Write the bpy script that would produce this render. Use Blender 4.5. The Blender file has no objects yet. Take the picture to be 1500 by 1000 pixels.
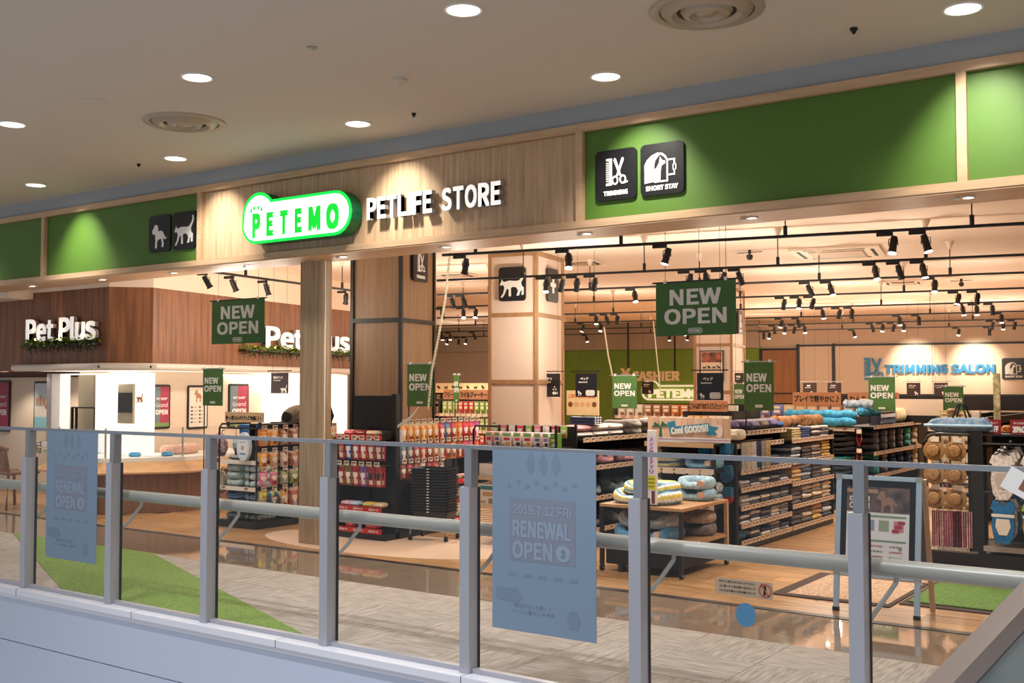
import bpy, bmesh, math, random
from mathutils import Vector, Matrix, noise
random.seed(7)
PI = math.pi
sc = bpy.context.scene
COL = sc.collection

# ------------------------------------------------------------------ camera
F, CXP, CYP = 1573.0, 750.0, 500.0
YAW, PIT = math.radians(35.06), math.radians(2.364)
EYE = Vector((0, 0, 1.5))
cam_d = bpy.data.cameras.new('camera'); cam = bpy.data.objects.new('camera', cam_d); COL.objects.link(cam)
cam.location = EYE; cam.rotation_euler = (PI/2 + PIT, 0, YAW)
cam_d.sensor_width = 36; cam_d.lens = F/1500*36; cam_d.clip_start = .05; cam_d.clip_end = 200
sc.camera = cam
FW = Vector((-math.sin(YAW)*math.cos(PIT), math.cos(YAW)*math.cos(PIT), math.sin(PIT)))
RI = Vector((math.cos(YAW), math.sin(YAW), 0)); UP = RI.cross(FW)
def ray(x, y): return FW + RI*((x-CXP)/F) - UP*((y-CYP)/F)
def at(x, y, Y): d = ray(x, y); return EYE + d*(Y/d.y)          # point on the vertical plane Y = const
def gz(x, y, z=0): d = ray(x, y); return EYE + d*((z-1.5)/d.z)     # point at height z
RA = math.radians(11.5)                                            # the building grid (columns, tracks, rear wall)
AX = Vector((math.cos(RA), math.sin(RA), 0)); AY = Vector((-math.sin(RA), math.cos(RA), 0))
def av(x, y, v): d = ray(x, y); return EYE + d*(v/d.dot(AY))       # point on the rear-parallel plane v = const
def uv(u, v, z=0): return AX*u + AY*v + Vector((0, 0, z))

# ------------------------------------------------------------------ world, view
w = bpy.data.worlds.new('world'); sc.world = w; w.use_nodes = True
w.node_tree.nodes['Background'].inputs[0].default_value = (.80, .84, .90, 1)
w.node_tree.nodes['Background'].inputs[1].default_value = .55
sc.view_settings.view_transform = 'Standard'; sc.view_settings.look = 'None'
sc.view_settings.gamma = 1; sc.view_settings.use_curve_mapping = False
sc.view_settings.exposure = 0.0
sc.cycles.use_denoising = True
sc.cycles.max_bounces = 7; sc.cycles.diffuse_bounces = 4; sc.cycles.transparent_max_bounces = 16
sc.cycles.caustics_reflective = False; sc.cycles.caustics_refractive = False
sc.cycles.sample_clamp_indirect = 4
WARM = (1, .87, .72); CORR = (1, .93, .84)
P_TRACK, P_CORR, P_WASH, P_SOFFIT, P_FILL = 66, 48, 60, 5, 12

def area(name, loc, size, power, color, rot=(0, 0, 0), sy=None):
    l = bpy.data.lights.new(name, 'AREA'); l.energy = power; l.color = color; l.size = size
    if sy: l.shape = 'RECTANGLE'; l.size_y = sy
    o = bpy.data.objects.new(name, l); o.location = loc; o.rotation_euler = rot; COL.objects.link(o); return o

# ------------------------------------------------------------------ materials
def lin(h):
    h = h.lstrip('#'); r = []
    for i in (0, 2, 4):
        c = int(h[i:i+2], 16)/255; r.append(c/12.92 if c <= .04045 else ((c+.055)/1.055)**2.4)
    return (*r, 1)
MATS = {}
def mat(name, hexc, rough=.6, metal=0, emit=None, strength=0, noise_s=None, amt=.12, bump=0, stretch=(1, 1, 1), spec=.5, obj_rand=0, hex2=None, coat=0):
    if name in MATS: return MATS[name]
    m = bpy.data.materials.new(name); m.use_nodes = True; nt = m.node_tree; b = nt.nodes['Principled BSDF']
    b.inputs['Base Color'].default_value = lin(hexc); b.inputs['Roughness'].default_value = rough
    b.inputs['Metallic'].default_value = metal; b.inputs['Specular IOR Level'].default_value = spec
    b.inputs['Coat Weight'].default_value = coat
    if emit: b.inputs['Emission Color'].default_value = lin(emit); b.inputs['Emission Strength'].default_value = strength
    col_out = None
    if noise_s:
        tc = nt.nodes.new('ShaderNodeNewGeometry'); mp = nt.nodes.new('ShaderNodeVectorMath'); mp.operation = 'MULTIPLY'
        mp.inputs[1].default_value = stretch
        nt.links.new(tc.outputs['Position'], mp.inputs[0])
        src = mp.outputs[0]
        if obj_rand:
            oi = nt.nodes.new('ShaderNodeObjectInfo'); ad = nt.nodes.new('ShaderNodeVectorMath'); ad.operation = 'MULTIPLY_ADD'
            nt.links.new(oi.outputs['Random'], ad.inputs[0]); ad.inputs[1].default_value = (37, 53, 71)
            nt.links.new(src, ad.inputs[2]); src = ad.outputs[0]
        n = nt.nodes.new('ShaderNodeTexNoise'); n.inputs['Scale'].default_value = noise_s; n.inputs['Detail'].default_value = 5
        nt.links.new(src, n.inputs['Vector'])
        cr = nt.nodes.new('ShaderNodeValToRGB')
        c = lin(hexc); c2 = lin(hex2) if hex2 else tuple(v*(1-2*amt) for v in c[:3])+(1,)
        cr.color_ramp.elements[0].position = .33; cr.color_ramp.elements[0].color = c2
        cr.color_ramp.elements[1].position = .67; cr.color_ramp.elements[1].color = tuple(min(1, v*(1+amt)) for v in c[:3])+(1,)
        nt.links.new(n.outputs['Fac'], cr.inputs['Fac']); col_out = cr.outputs['Color']
        if bump:
            bp = nt.nodes.new('ShaderNodeBump'); bp.inputs['Strength'].default_value = bump; bp.inputs['Distance'].default_value = .01
            nt.links.new(n.outputs['Fac'], bp.inputs['Height']); nt.links.new(bp.outputs['Normal'], b.inputs['Normal'])
    if obj_rand:
        oi2 = nt.nodes.new('ShaderNodeObjectInfo'); hs = nt.nodes.new('ShaderNodeHueSaturation')
        mr = nt.nodes.new('ShaderNodeMapRange'); mr.inputs['To Min'].default_value = 1-obj_rand; mr.inputs['To Max'].default_value = 1+obj_rand
        nt.links.new(oi2.outputs['Random'], mr.inputs['Value']); nt.links.new(mr.outputs[0], hs.inputs['Value'])
        if col_out: nt.links.new(col_out, hs.inputs['Color'])
        else: hs.inputs['Color'].default_value = lin(hexc)
        col_out = hs.outputs['Color']
    if col_out: nt.links.new(col_out, b.inputs['Base Color'])
    MATS[name] = m; return m
def glow(name, hexc, s): return mat(name, hexc, emit=hexc, strength=s)

M_ceil = mat('ceiling_paint', '#c9bfb2', .9)
M_shopceil = mat('shop_ceiling_paint', '#f3dfcb', .9)
M_greywall = mat('grey_wall_paint', '#a3a7ab', .85)
M_wood = mat('light_wood_laminate', '#c9a988', .5, noise_s=3, stretch=(9, 9, .5), amt=.08, hex2='#ae8f70')
M_woodtrim = mat('wood_trim_laminate', '#c8a583', .5, noise_s=4, stretch=(1, 9, 9), amt=.06)
M_greywood = mat('grey_brown_wood_laminate', '#b39878', .5, noise_s=3, stretch=(9, 9, .4), amt=.1, hex2='#937a60')
M_brownwood = mat('walnut_wood_laminate', '#8f5c38', .5, noise_s=2.5, stretch=(8, 8, .5), amt=.12, hex2='#6c4228')
M_green = mat('green_painted_panel', '#4e7224', .55)
M_black = mat('black_metal', '#141313', .45)
M_blackm = mat('black_matte', '#0d0c0d', .7)
M_dark = mat('dark_sign_panel', '#17161b', .35)
M_white = mat('white_paint', '#eeeae4', .5)
M_cream = mat('cream_wall_panel', '#ead6bf', .7)
M_rail = mat('brushed_aluminium_post', '#8f9299', .45, .3)
M_post = mat('silver_painted_metal', '#b3b4bd', .35, .3)
M_steelrail = mat('grey_metal_handrail', '#adaba4', .35, .15)
M_curb = mat('white_metal_curb', '#e6e6ee', .45)
M_slab = mat('pale_blue_slab_panel', '#c3cbe0', .6)
M_slabgap = mat('slab_joint', '#4a556f', .8)
M_letter = glow('white_sign_letter', '#f3efec', .75)
M_whiteprint = mat('white_print', '#f2efe9', .5)
M_greyprint = mat('pale_grey_print', '#e0dfd8', .5)
M_banner = mat('green_banner_cloth', '#436a3a', .8)
M_banner2 = mat('bright_green_banner_cloth', '#4c7339', .8)
M_price = mat('price_card', '#e9d8c4', .7)
M_shelfedge = mat('wooden_shelf_edge', '#c6a17c', .6)
M_red = mat('red_shelf_strip', '#c41a1e', .5)
M_threshold = mat('dark_threshold_strip', '#1f1815', .35)
M_ropem = mat('pale_rope', '#e6dcc0', .8)
M_lens = glow('lit_lamp_lens', '#fff4e4', 14)
M_lensoff = glow('shaded_lamp_lens', '#ffdcae', 2.0)
M_downlens = glow('downlight_lens', '#fff6ea', 9)
M_metal = mat('plated_steel', '#b0aea8', .35, .5)

def glass_mat(name, tint=(.975, .98, .98), gl=.08):
    m = bpy.data.materials.new(name); m.use_nodes = True; nt = m.node_tree; nt.nodes.clear()
    o = nt.nodes.new('ShaderNodeOutputMaterial'); mx = nt.nodes.new('ShaderNodeMixShader')
    t = nt.nodes.new('ShaderNodeBsdfTransparent'); t.inputs[0].default_value = (*tint, 1)
    g = nt.nodes.new('ShaderNodeBsdfGlossy'); g.inputs['Roughness'].default_value = .01
    lw = nt.nodes.new('ShaderNodeLayerWeight'); lw.inputs[0].default_value = .5
    pw = nt.nodes.new('ShaderNodeMath'); pw.operation = 'POWER'; pw.inputs[1].default_value = 5; nt.links.new(lw.outputs['Facing'], pw.inputs[0])
    fr = nt.nodes.new('ShaderNodeMath'); fr.operation = 'MULTIPLY_ADD'; fr.inputs[1].default_value = .5; fr.inputs[2].default_value = gl*.25; nt.links.new(pw.outputs[0], fr.inputs[0])
    nt.links.new(fr.outputs[0], mx.inputs[0]); nt.links.new(t.outputs[0], mx.inputs[1]); nt.links.new(g.outputs[0], mx.inputs[2])
    nt.links.new(mx.outputs[0], o.inputs[0]); MATS[name] = m; return m
M_glass = glass_mat('clear_glass')
M_bag = glass_mat('clear_plastic', (.95, .95, .95))

# ------------------------------------------------------------------ mesh helpers
def mesh_of(bm, name, mats, smooth=False):
    me = bpy.data.meshes.new(name); bmesh.ops.recalc_face_normals(bm, faces=bm.faces); bm.to_mesh(me); bm.free()
    for m in (mats if isinstance(mats, (list, tuple)) else [mats]): me.materials.append(m)
    if smooth:
        for p in me.polygons: p.use_smooth = True
        try: me.set_sharp_from_angle(angle=math.radians(38))
        except Exception: pass
    return me
def link(name, me, parent=None, loc=(0, 0, 0), rotz=0, rot=None):
    o = bpy.data.objects.new(name, me); COL.objects.link(o); o.location = loc
    o.rotation_euler = rot if rot else (0, 0, rotz)
    if parent: o.parent = parent
    return o
def obj(name, bm, m, parent=None, loc=(0, 0, 0), rotz=0, smooth=False, rot=None):
    return link(name, mesh_of(bm, name, m, smooth), parent, loc, rotz, rot)
def tag(o, label, cat, group=None):
    o['label'] = label; o['category'] = cat
    if group: o['group'] = group
    return o
def struct(o): o['kind'] = 'structure'; return o
def thing(name, label, cat, loc=(0, 0, 0), rotz=0, group=None):
    o = bpy.data.objects.new(name, None); COL.objects.link(o); o.location = loc; o.rotation_euler = (0, 0, rotz)
    o.empty_display_size = .1
    return tag(o, label, cat, group)
def dup(o, label=None, group=None, loc=None, rotz=None, parent=None):
    c = o.copy(); COL.objects.link(c)
    if label: c['label'] = label
    if group: c['group'] = group
    if loc is not None: c.location = loc
    if rotz is not None: c.rotation_euler = (0, 0, rotz)
    if parent is not None: c.parent = parent
    for ch in o.children: dup(ch, parent=c)
    return c
def box(bm, x0, x1, y0, y1, z0, z1, bev=0, mi=0):
    vs = [bm.verts.new((x, y, z)) for x in (x0, x1) for y in (y0, y1) for z in (z0, z1)]
    fs = [bm.faces.new([vs[i] for i in f]) for f in ((0, 1, 3, 2), (4, 6, 7, 5), (0, 4, 5, 1), (2, 3, 7, 6), (0, 2, 6, 4), (1, 5, 7, 3))]
    for f in fs: f.material_index = mi
    if bev:
        es = {e for f in fs for e in f.edges}
        r = bmesh.ops.bevel(bm, geom=list(es), offset=bev, segments=2, affect='EDGES', profile=.6)
        for f in r['faces']: f.material_index = mi
    return bm
def B(*a, bev=0, mi=0): bm = bmesh.new(); return box(bm, *a, bev=bev, mi=mi)
def tube(bm, pts, r, n=8, cap=True):
    pts = [Vector(p) for p in pts]; rings = []
    for i, p in enumerate(pts):
        t = (pts[min(i+1, len(pts)-1)] - pts[max(i-1, 0)]).normalized()
        a = t.cross(Vector((0, 0, 1)));
        if a.length < 1e-3: a = t.cross(Vector((1, 0, 0)))
        a.normalize(); b2 = t.cross(a); rr = r[i] if isinstance(r, (list, tuple)) else r
        rings.append([bm.verts.new(p + (a*math.cos(2*PI*k/n) + b2*math.sin(2*PI*k/n))*rr) for k in range(n)])
    for i in range(len(rings)-1):
        for k in range(n): bm.faces.new((rings[i][k], rings[i][(k+1) % n], rings[i+1][(k+1) % n], rings[i+1][k]))
    if cap: bm.faces.new(rings[0][::-1]); bm.faces.new(rings[-1])
    return bm
def T(pts, r, n=8): return tube(bmesh.new(), pts, r, n)
def lathe(prof, n=24, bm=None, c=(0, 0, 0)):
    bm = bm or bmesh.new(); rings = []
    for r, z in prof:
        rings.append([bm.verts.new((c[0]+r*math.cos(2*PI*k/n), c[1]+r*math.sin(2*PI*k/n), c[2]+z)) for k in range(n)] if r > 1e-5 else [bm.verts.new((c[0], c[1], c[2]+z))])
    for a, b2 in zip(rings, rings[1:]):
        for k in range(n):
            q = [a[k % len(a)], a[(k+1) % len(a)], b2[(k+1) % len(b2)], b2[k % len(b2)]]
            q = [v for i, v in enumerate(q) if v not in q[:i]]
            if len(q) > 2: bm.faces.new(q)
    return bm
def prism(poly, y0, y1, bm=None, mi=0):
    """2-D outline in X,Z extruded between y0 (front) and y1"""
    bm = bm or bmesh.new()
    a = [bm.verts.new((x, y0, z)) for x, z in poly]; b2 = [bm.verts.new((x, y1, z)) for x, z in poly]
    n = len(poly); fs = [bm.faces.new(a), bm.faces.new(b2[::-1])]
    for k in range(n): fs.append(bm.faces.new((a[k], b2[k], b2[(k+1) % n], a[(k+1) % n])))
    for f in fs: f.material_index = mi
    return bm
def prismz(poly, z0, z1, bm=None):
    bm = bm or bmesh.new()
    a = [bm.verts.new((x, y, z0)) for x, y in poly]; b2 = [bm.verts.new((x, y, z1)) for x, y in poly]; n = len(poly)
    bm.faces.new(a[::-1]); bm.faces.new(b2)
    for k in range(n): bm.faces.new((a[k], a[(k+1) % n], b2[(k+1) % n], b2[k]))
    return bm
def rrect(w, h, r, n=5, cx=0, cz=0):
    p = []
    for sx, sz, a0 in ((1, 1, 0), (-1, 1, PI/2), (-1, -1, PI), (1, -1, 3*PI/2)):
        for k in range(n+1):
            a = a0 + PI/2*k/n; p.append((cx+sx*(w/2-r)+r*math.cos(a), cz+sz*(h/2-r)+r*math.sin(a)))
    return p
TXT = {}
TS = bpy.data.scenes.new('text_bench')
try: FONT = bpy.data.fonts.load(bpy.utils.resource_path('LOCAL') + '/datafiles/fonts/Noto Sans CJK Regular.woff2')   # Blender's own bundled interface font
except Exception: FONT = None
def text_mesh(s, height, width=None, depth=.004, bold=0.0, m=None, space=1.0):
    """lettering facing -Y, centred on the origin, cap height scaled to 'height', optional total width"""
    key = (s, round(height, 4), width and round(width, 4), depth, bold, m.name, space)
    if key in TXT: return TXT[key]
    cu = bpy.data.curves.new('lettering', 'FONT'); cu.body = s; cu.size = 1; cu.offset = 0
    if FONT: cu.font = FONT
    bold = min(bold, .026 if s.isascii() else .010)
    cu.resolution_u = 3; cu.space_character = space
    cu.extrude = 0; cu.fill_mode = 'FRONT'
    o = bpy.data.objects.new('tmp', cu); TS.collection.objects.link(o)
    with bpy.context.temp_override(scene=TS, view_layer=TS.view_layers[0]):
        dg = bpy.context.evaluated_depsgraph_get(); me = bpy.data.meshes.new_from_object(o.evaluated_get(dg))
    bpy.data.objects.remove(o); bpy.data.curves.remove(cu)
    vs = me.vertices
    if len(vs):
        x0, x1 = min(v.co.x for v in vs), max(v.co.x for v in vs); z0, z1 = min(v.co.y for v in vs), max(v.co.y for v in vs)
        sz = height/max(z1-z0, .01); sx = width/max(x1-x0, .01) if width else sz
        bm = bmesh.new(); cnt = 0
        for ox, oy in ([(i*bold, j*bold) for i in (-1, 0, 1) for j in ((-1, 1) if i else (0,))] if bold > .004 else ((0, 0),)):
            for v in vs: v.co.x += ox; v.co.y += oy; v.co.z = cnt*.00015
            bm.from_mesh(me); cnt += 1
            for v in vs: v.co.x -= ox; v.co.y -= oy
        for v in bm.verts: v.co = Vector(((v.co.x-(x0+x1)/2)*sx, -v.co.z, (v.co.y-(z0+z1)/2)*sz))
        if depth > .0005:
            fs = list(bm.faces); r = bmesh.ops.extrude_face_region(bm, geom=fs)
            for v in [g for g in r['geom'] if isinstance(g, bmesh.types.BMVert)]: v.co.y -= depth
        me2 = mesh_of(bm, 'lettering', m); bpy.data.meshes.remove(me); me = me2
    TXT[key] = me; return me
def text(parent, s, x, z, height, m, width=None, y=0, depth=.003, bold=0.0, name='lettering', space=1.0):
    return link(name, text_mesh(s, height, width, depth, bold, m, space), parent, (x, y, z))

# icon outlines, unit square centred on 0 (x right, z up)
CAT = [(-.45,-.02),(-.40,.08),(-.37,.17),(-.34,.10),(-.28,.08),(-.1,.12),(.12,.10),(.26,.11),(.38,.24),(.42,.34),(.40,.43),(.45,.45),(.49,.34),(.45,.22),(.34,.05),(.36,-.06),(.44,-.14),(.43,-.38),(.35,-.38),(.37,-.22),(.31,-.26),(.26,-.40),(.17,-.40),(.23,-.24),(.16,-.12),(.02,-.10),(-.04,-.14),(-.03,-.42),(-.12,-.42),(-.12,-.18),(-.19,-.16),(-.27,-.34),(-.36,-.46),(-.42,-.44),(-.32,-.30),(-.28,-.12),(-.33,-.02),(-.40,-.04)]
DOG = [(-.42,.12),(-.40,.22),(-.32,.30),(-.30,.38),(-.20,.42),(-.10,.38),(-.06,.26),(-.08,.16),(.12,.17),(.22,.12),(.30,.0),(.38,-.10),(.44,-.08),(.42,-.16),(.32,-.17),(.25,-.08),(.24,-.18),(.28,-.30),(.26,-.46),(.15,-.46),(.17,-.30),(.10,-.12),(-.08,-.18),(-.12,-.26),(-.13,-.48),(-.24,-.48),(-.22,-.20),(-.24,.04),(-.30,.06),(-.36,.05)]
def scale_poly(p, s, cx=0, cz=0, sz=None): return [(cx+x*s, cz+z*(sz or s)) for x, z in p]
def ring(bm, cx, cz, ro, ri, y0, y1, n=18, sx=1):
    for k in range(n):
        a, b2 = 2*PI*k/n, 2*PI*(k+1)/n
        prism([(cx+ri*sx*math.cos(a), cz+ri*math.sin(a)), (cx+ro*sx*math.cos(a), cz+ro*math.sin(a)), (cx+ro*sx*math.cos(b2), cz+ro*math.sin(b2)), (cx+ri*sx*math.cos(b2), cz+ri*math.sin(b2))], y0, y1, bm)
def icon_trim(s, y0=-.004, y1=0, cx=0, cz=0):
    bm = bmesh.new(); f = lambda p: [(cx+x*s, cz+z*s) for x, z in p]
    prism(f([(-.20,-.48),(-.10,-.48),(-.10,.48),(-.20,.48)]), y0, y1, bm)
    prism(f([(-.34,.40),(-.20,.38),(-.20,.48),(-.34,.48)]), y0, y1, bm); prism(f([(-.34,-.48),(-.20,-.48),(-.20,-.38),(-.34,-.40)]), y0, y1, bm)
    for k in range(9):
        z = -.32 + .08*k; prism(f([(-.34,z-.022),(-.20,z-.022),(-.20,z+.022),(-.34,z+.022)]), y0, y1, bm)
    prism(f([(-.04,.40),(.0,.48),(.05,.46),(.25,-.10),(.30,-.17),(.20,-.17),(.14,-.04)]), y0, y1, bm)
    prism(f([(.38,.40),(.34,.48),(.29,.46),(.09,-.10),(.04,-.17),(.14,-.17),(.20,-.04)]), y0-.0006, y1, bm)
    ring(bm, cx+.02*s, cz-.31*s, .165*s, .10*s, y0-.0003, y1, sx=.8); ring(bm, cx+.33*s, cz-.30*s, .165*s, .10*s, y0-.0003, y1, sx=.8)
    prism(f([(.38,-.46),(.53,-.42),(.51,-.36),(.40,-.40)]), y0-.0006, y1, bm)
    return bm
def icon_stay(s, y0=-.004, y1=0, cx=0, cz=0):
    bm = bmesh.new(); f = lambda p: [(cx+x*s, cz+z*s) for x, z in p]
    dome = [(-.46,-.40),(-.46,.06)] + [(-.46+.62*(1-math.cos(a))/1.0*.9, .06+.30*math.sin(a)) for a in [PI/2*k/6 for k in range(1, 7)]]
    dome = [(-.46,-.40),(-.46,.04),(-.40,.16),(-.28,.26),(-.12,.32),(.02,.30),(-.08,.24),(-.17,.14),(-.20,.0),(-.20,-.10),(-.12,-.02),(-.06,.08),(-.04,.22),(.0,.14),(.10,.10),(.09,.04),(.0,.0),(-.02,-.12),(-.03,-.34),(-.10,-.36)]
    prism(f(dome), y0, y1, bm)
    prism(f([(-.2,-.40),(.17,-.40),(.17,-.36),(-.2,-.36)]), y0, y1, bm); prism(f([(.13,-.36),(.17,-.36),(.17,.12),(.13,.12)]), y0, y1, bm)
    prism(f([(.02,.30),(.10,.24),(.17,.12),(.13,.12),(.07,.20),(-.02,.26)]), y0, y1, bm)
    for r in (((.17,.10),(.36,.10),(.36,.14),(.17,.14)), ((.17,-.26),(.36,-.26),(.36,-.22),(.17,-.22)), ((.32,-.22),(.36,-.22),(.36,.10),(.32,.10)), ((.29,-.13),(.39,-.13),(.39,.0),(.29,.0))):
        prism(f(r), y0, y1, bm)
    return bm
def poly_icon(P, s, y0=-.004, y1=0, cx=0, cz=0): return prism(scale_poly(P, s, cx, cz), y0, y1)
def bedicon(s, cx, cz, y0=-.004, y1=0):
    bm = prism(rrect(s, s*.55, s*.16, 3, cx, cz), y0, y1); return prism(rrect(s*.62, s*.22, s*.08, 3, cx, cz+s*.04), y0-.002, y0, bm)
def petemo_small(parent, x, z, w_, m, y=0):
    bm = bmesh.new(); n = 20; h = w_*.34
    out = rrect(w_, h, h/2-.0001, 5, x, z); inn = rrect(w_*.92, h*.76, h*.38-.0001, 5, x, z)
    for k in range(len(out)): prism([inn[k], out[k], out[(k+1) % len(out)], inn[(k+1) % len(inn)]], y-.002, y, bm)
    obj('emblem', bm, m, parent); text(parent, 'PETEMO', x, z, h*.42, m, w_*.72, y, .002, .02)

def ordn(i): return ['first','second','third','fourth','fifth','sixth','seventh','eighth','ninth','tenth','eleventh','twelfth','thirteenth','fourteenth','fifteenth','sixteenth','seventeenth','eighteenth'][i]

# ================================================================== SETTING
ZC, ZI, ZS = 3.65, 3.15, 2.70          # corridor ceiling, shop ceiling, soffit
# corridor floor: one slab with loose-laid carpet tiles and polished tiles on it
floor = struct(obj('floor', B(-22, 6, 4.42, 7.0, -.06, -.012), M_curb))
M_carpA = mat('grey_streaked_carpet_lengthwise', '#b9aea4', .95, noise_s=4, stretch=(1.6, 16, 1), amt=.1, hex2='#978d83', obj_rand=.05)
M_carpB = mat('grey_streaked_carpet_crosswise', '#b9aea4', .95, noise_s=4, stretch=(16, 1.6, 1), amt=.1, hex2='#978d83', obj_rand=.05)
M_turf = mat('green_carpet', '#7d9a45', .95, noise_s=60, amt=.18)
M_gloss = mat('polished_brown_tile', '#9a8673', .045, noise_s=4, amt=.05, spec=.9, obj_rand=.03, coat=.3)
def floor_plank(nm, x0, x1, y0, y1, m): obj(nm, B(x0, x1, y0, y1, -.012, -.001*random.uniform(.2, 1.4)), m, floor)
n = 0; yy = 4.56
rows = [(4.56, 5.07), (5.073, 5.58), (5.583, 6.09)]
for j, (y0, y1) in enumerate(rows):
    for i in range(26):
        x0 = -13.0 + .51*i
        floor_plank('carpet_tile', x0, x0+.507, y0, y1, M_carpA if (i+j) % 2 else M_carpB)
for i in range(18):
    x0 = -15.6 + .9*i; floor_plank('polished_tile', x0, x0+.898, 6.093, 6.93, M_gloss)
# diagonal green carpet band
def slabpoly(nm, pts, z0, z1, m, parent=None): return obj(nm, prismz(pts, z0, z1), m, parent)
slabpoly('green_carpet_band', [(-10.49, 6.09), (-7.17, 4.57), (-4.63, 4.57), (-8.22, 6.09)], -.003, .004, M_turf, floor)
struct(obj('trim_1', B(-22, 6, 6.93, 7.0, -.012, .003), M_threshold))
# shop floor of wooden boards
M_plank = mat('oak_floor_board', '#b98f63', .3, noise_s=2.2, stretch=(1.2, 16, 1), amt=.12, hex2='#8f6a45', obj_rand=.13, spec=.4)
floor2 = struct(obj('floor_shop', B(-22, 6, 7.0, 36, -.06, -.012), M_plank))
for j in range(24):
    y0 = 7.0 + .2*j; off = random.uniform(0, 1.2)
    for i in range(9):
        x0 = -10.6 - off*.7 + 1.25*i
        obj('floor_board', B(x0, x0+1.246, y0, y0+.196, -.012, -.001*random.uniform(0, .9)), M_plank, floor2)
struct(obj('floor_shop_rear', B(-22, 6, 11.8, 36, -.012, -.002), M_plank)); struct(obj('floor_shop_side', B(-22, -10.9, 7.0, 11.8, -.012, -.003), M_plank)); 
struct(obj('floor_shop_edge', B(.2, 6, 7.0, 11.8, -.012, -.003), M_plank))
# pale rounded floor patch round the facade column
M_patch = mat('pale_pink_floor_sheet', '#d9b9a0', .45)
pp = [( -6.95+1.45*math.cos(a)+.0, 7.72+.62*math.sin(a)) for a in [2*PI*k/40 for k in range(40)]]
struct(slabpoly('floor_patch', pp, -.002, .003, M_patch))
# atrium kerb in front
struct(obj('trim_2', B(-22, 6, 4.40, 4.56, -.03, .015, bev=.004), M_curb))
slab = struct(obj('wall_slab_edge', B(-22, 6, 4.44, 4.5, -1.6, -.03), M_slab))
obj('upper_panel', B(-22, 6, 4.425, 4.44, -.372, -.036), M_slab, slab)
obj('lower_panel', B(-22, 6, 4.425, 4.44, -1.3, -.380), M_slab, slab)
for i in range(14):
    obj('kerb_joint', B(-13.0+1.37*i, -12.997+1.37*i, 4.398, 4.562, -.031, .0155), M_slabgap, slab)

# ceilings
ceil = struct(obj('ceiling', B(-24, 8, -1.0, 7.0, ZC, ZC+.05), M_ceil))
struct(obj('ceiling_shop', B(-24, 8, 7.35, 38, ZI, ZI+.05), M_shopceil))
# bulkhead with fascia
fas = struct(obj('wall_fascia', B(-24, 8, 7.02, 7.40, ZS, ZC), M_greywall))
obj('grey_strip', B(-24, 8, 6.99, 7.02, 3.50, ZC), M_greywall, fas)
obj('top_rail', B(-24, 8, 6.955, 7.02, 3.44, 3.50), M_woodtrim, fas)
obj('bottom_rail', B(-24, 8, 6.955, 7.02, 2.70, 2.757), M_woodtrim, fas)
obj('soffit_board', B(-24, 8, 6.96, 7.42, 2.688, 2.70), M_woodtrim, fas)
XD = [-16.6, -14.0, -11.48, -8.72, -4.26, -1.50, 1.2, 3.9]
for x in XD: obj('mullion', B(x-.03, x+.03, 6.958, 7.02, 2.757, 3.44), M_woodtrim, fas)
for a, b2 in zip(XD, XD[1:]):
    if a == -8.72:
        xs = [a+.03, -7.8, -6.3, -4.8, b2-.03]
        for p, q in zip(xs, xs[1:]): obj('wood_panel', B(p+.001, q-.001, 7.0, 7.02, 2.757, 3.437), M_wood, fas)
    else: obj('green_panel', B(a+.03, b2-.03, 7.0, 7.02, 2.757, 3.437), M_green, fas)
# facade column
fc = struct(obj('wall_facade_column', B(-7.60, -7.30, 7.28, 7.40, 0, ZS-.012), M_greywood))
obj('edge_strip', B(-7.302, -7.292, 7.30, 7.315, 0, ZS-.012), M_white, fc)
# side walls that close the shop
struct(obj('wall_left', B(-22, -21.9, 7.4, 38, 0, ZI), M_cream)); struct(obj('wall_right', B(5.5, 5.6, 7.4, 38, 0, ZI), M_cream))

# rear wall, on the building grid
VB = 28.6
def grid_box(nm, u0, u1, v0, v1, z0, z1, m, parent=None, bev=0):
    return obj(nm, B(u0, u1, v0, v1, z0, z1, bev=bev), m, parent, rotz=0 if parent else RA)
def ux(px, v=VB): return av(px, 565, v).dot(AX)
def zz(py, px, v=VB): return av(px, py, v).z
M_rearup = mat('shop_upper_wall_paint', '#d8c2ac', .9)
rw = struct(grid_box('wall_rear', -24, 16, VB+.1, VB+.3, 0, ZI, M_rearup))
zt = zz(511, 900)
M_rgreen = mat('rear_green_wall', '#7f9c3a', .8)
grid_box('green_panel', ux(800), ux(1115), VB, VB+.1, 0, zt, M_rgreen, rw)
grid_box('wood_panel', ux(1116), ux(1169), VB, VB+.1, 0, zz(511, 1140), mat('tan_wood_panel', '#a9754a', .6, noise_s=2, stretch=(8, 8, .6), amt=.1), rw)
grid_box('cream_panel', ux(1171), ux(1220), VB, VB+.1, 0, zz(503, 1200), M_cream, rw)
grid_box('cream_panel', ux(1223), ux(1366), VB, VB+.1, zz(577, 1350), zz(503, 1350), M_cream, rw)
grid_box('cream_panel', ux(1366.5), ux(1640), VB, VB+.1, zz(577, 1350), zz(503, 1350), M_cream, rw)
M_windark = mat('dark_window_glass', '#2b2320', .15)
for k in range(5):
    a = 1225+80*k; grid_box('window_pane', ux(a), ux(a+77), VB+.02, VB+.1, .9, zz(579, 1350), M_windark, rw)
grid_box('cream_panel', ux(1223), ux(1640), VB, VB+.1, 0, .9, M_cream, rw)
for a, z in ((1115, 511), (1169.5, 504), (1221.5, 503)): grid_box('black_frame_post', ux(a)-.04, ux(a)+.04, VB-.03, VB+.02, 0, zz(z, a), M_black, rw)
grid_box('black_frame_rail', ux(1115), ux(1170), VB-.03, VB+.02, zz(513, 1140), zz(510, 1140), M_black, rw)
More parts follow.
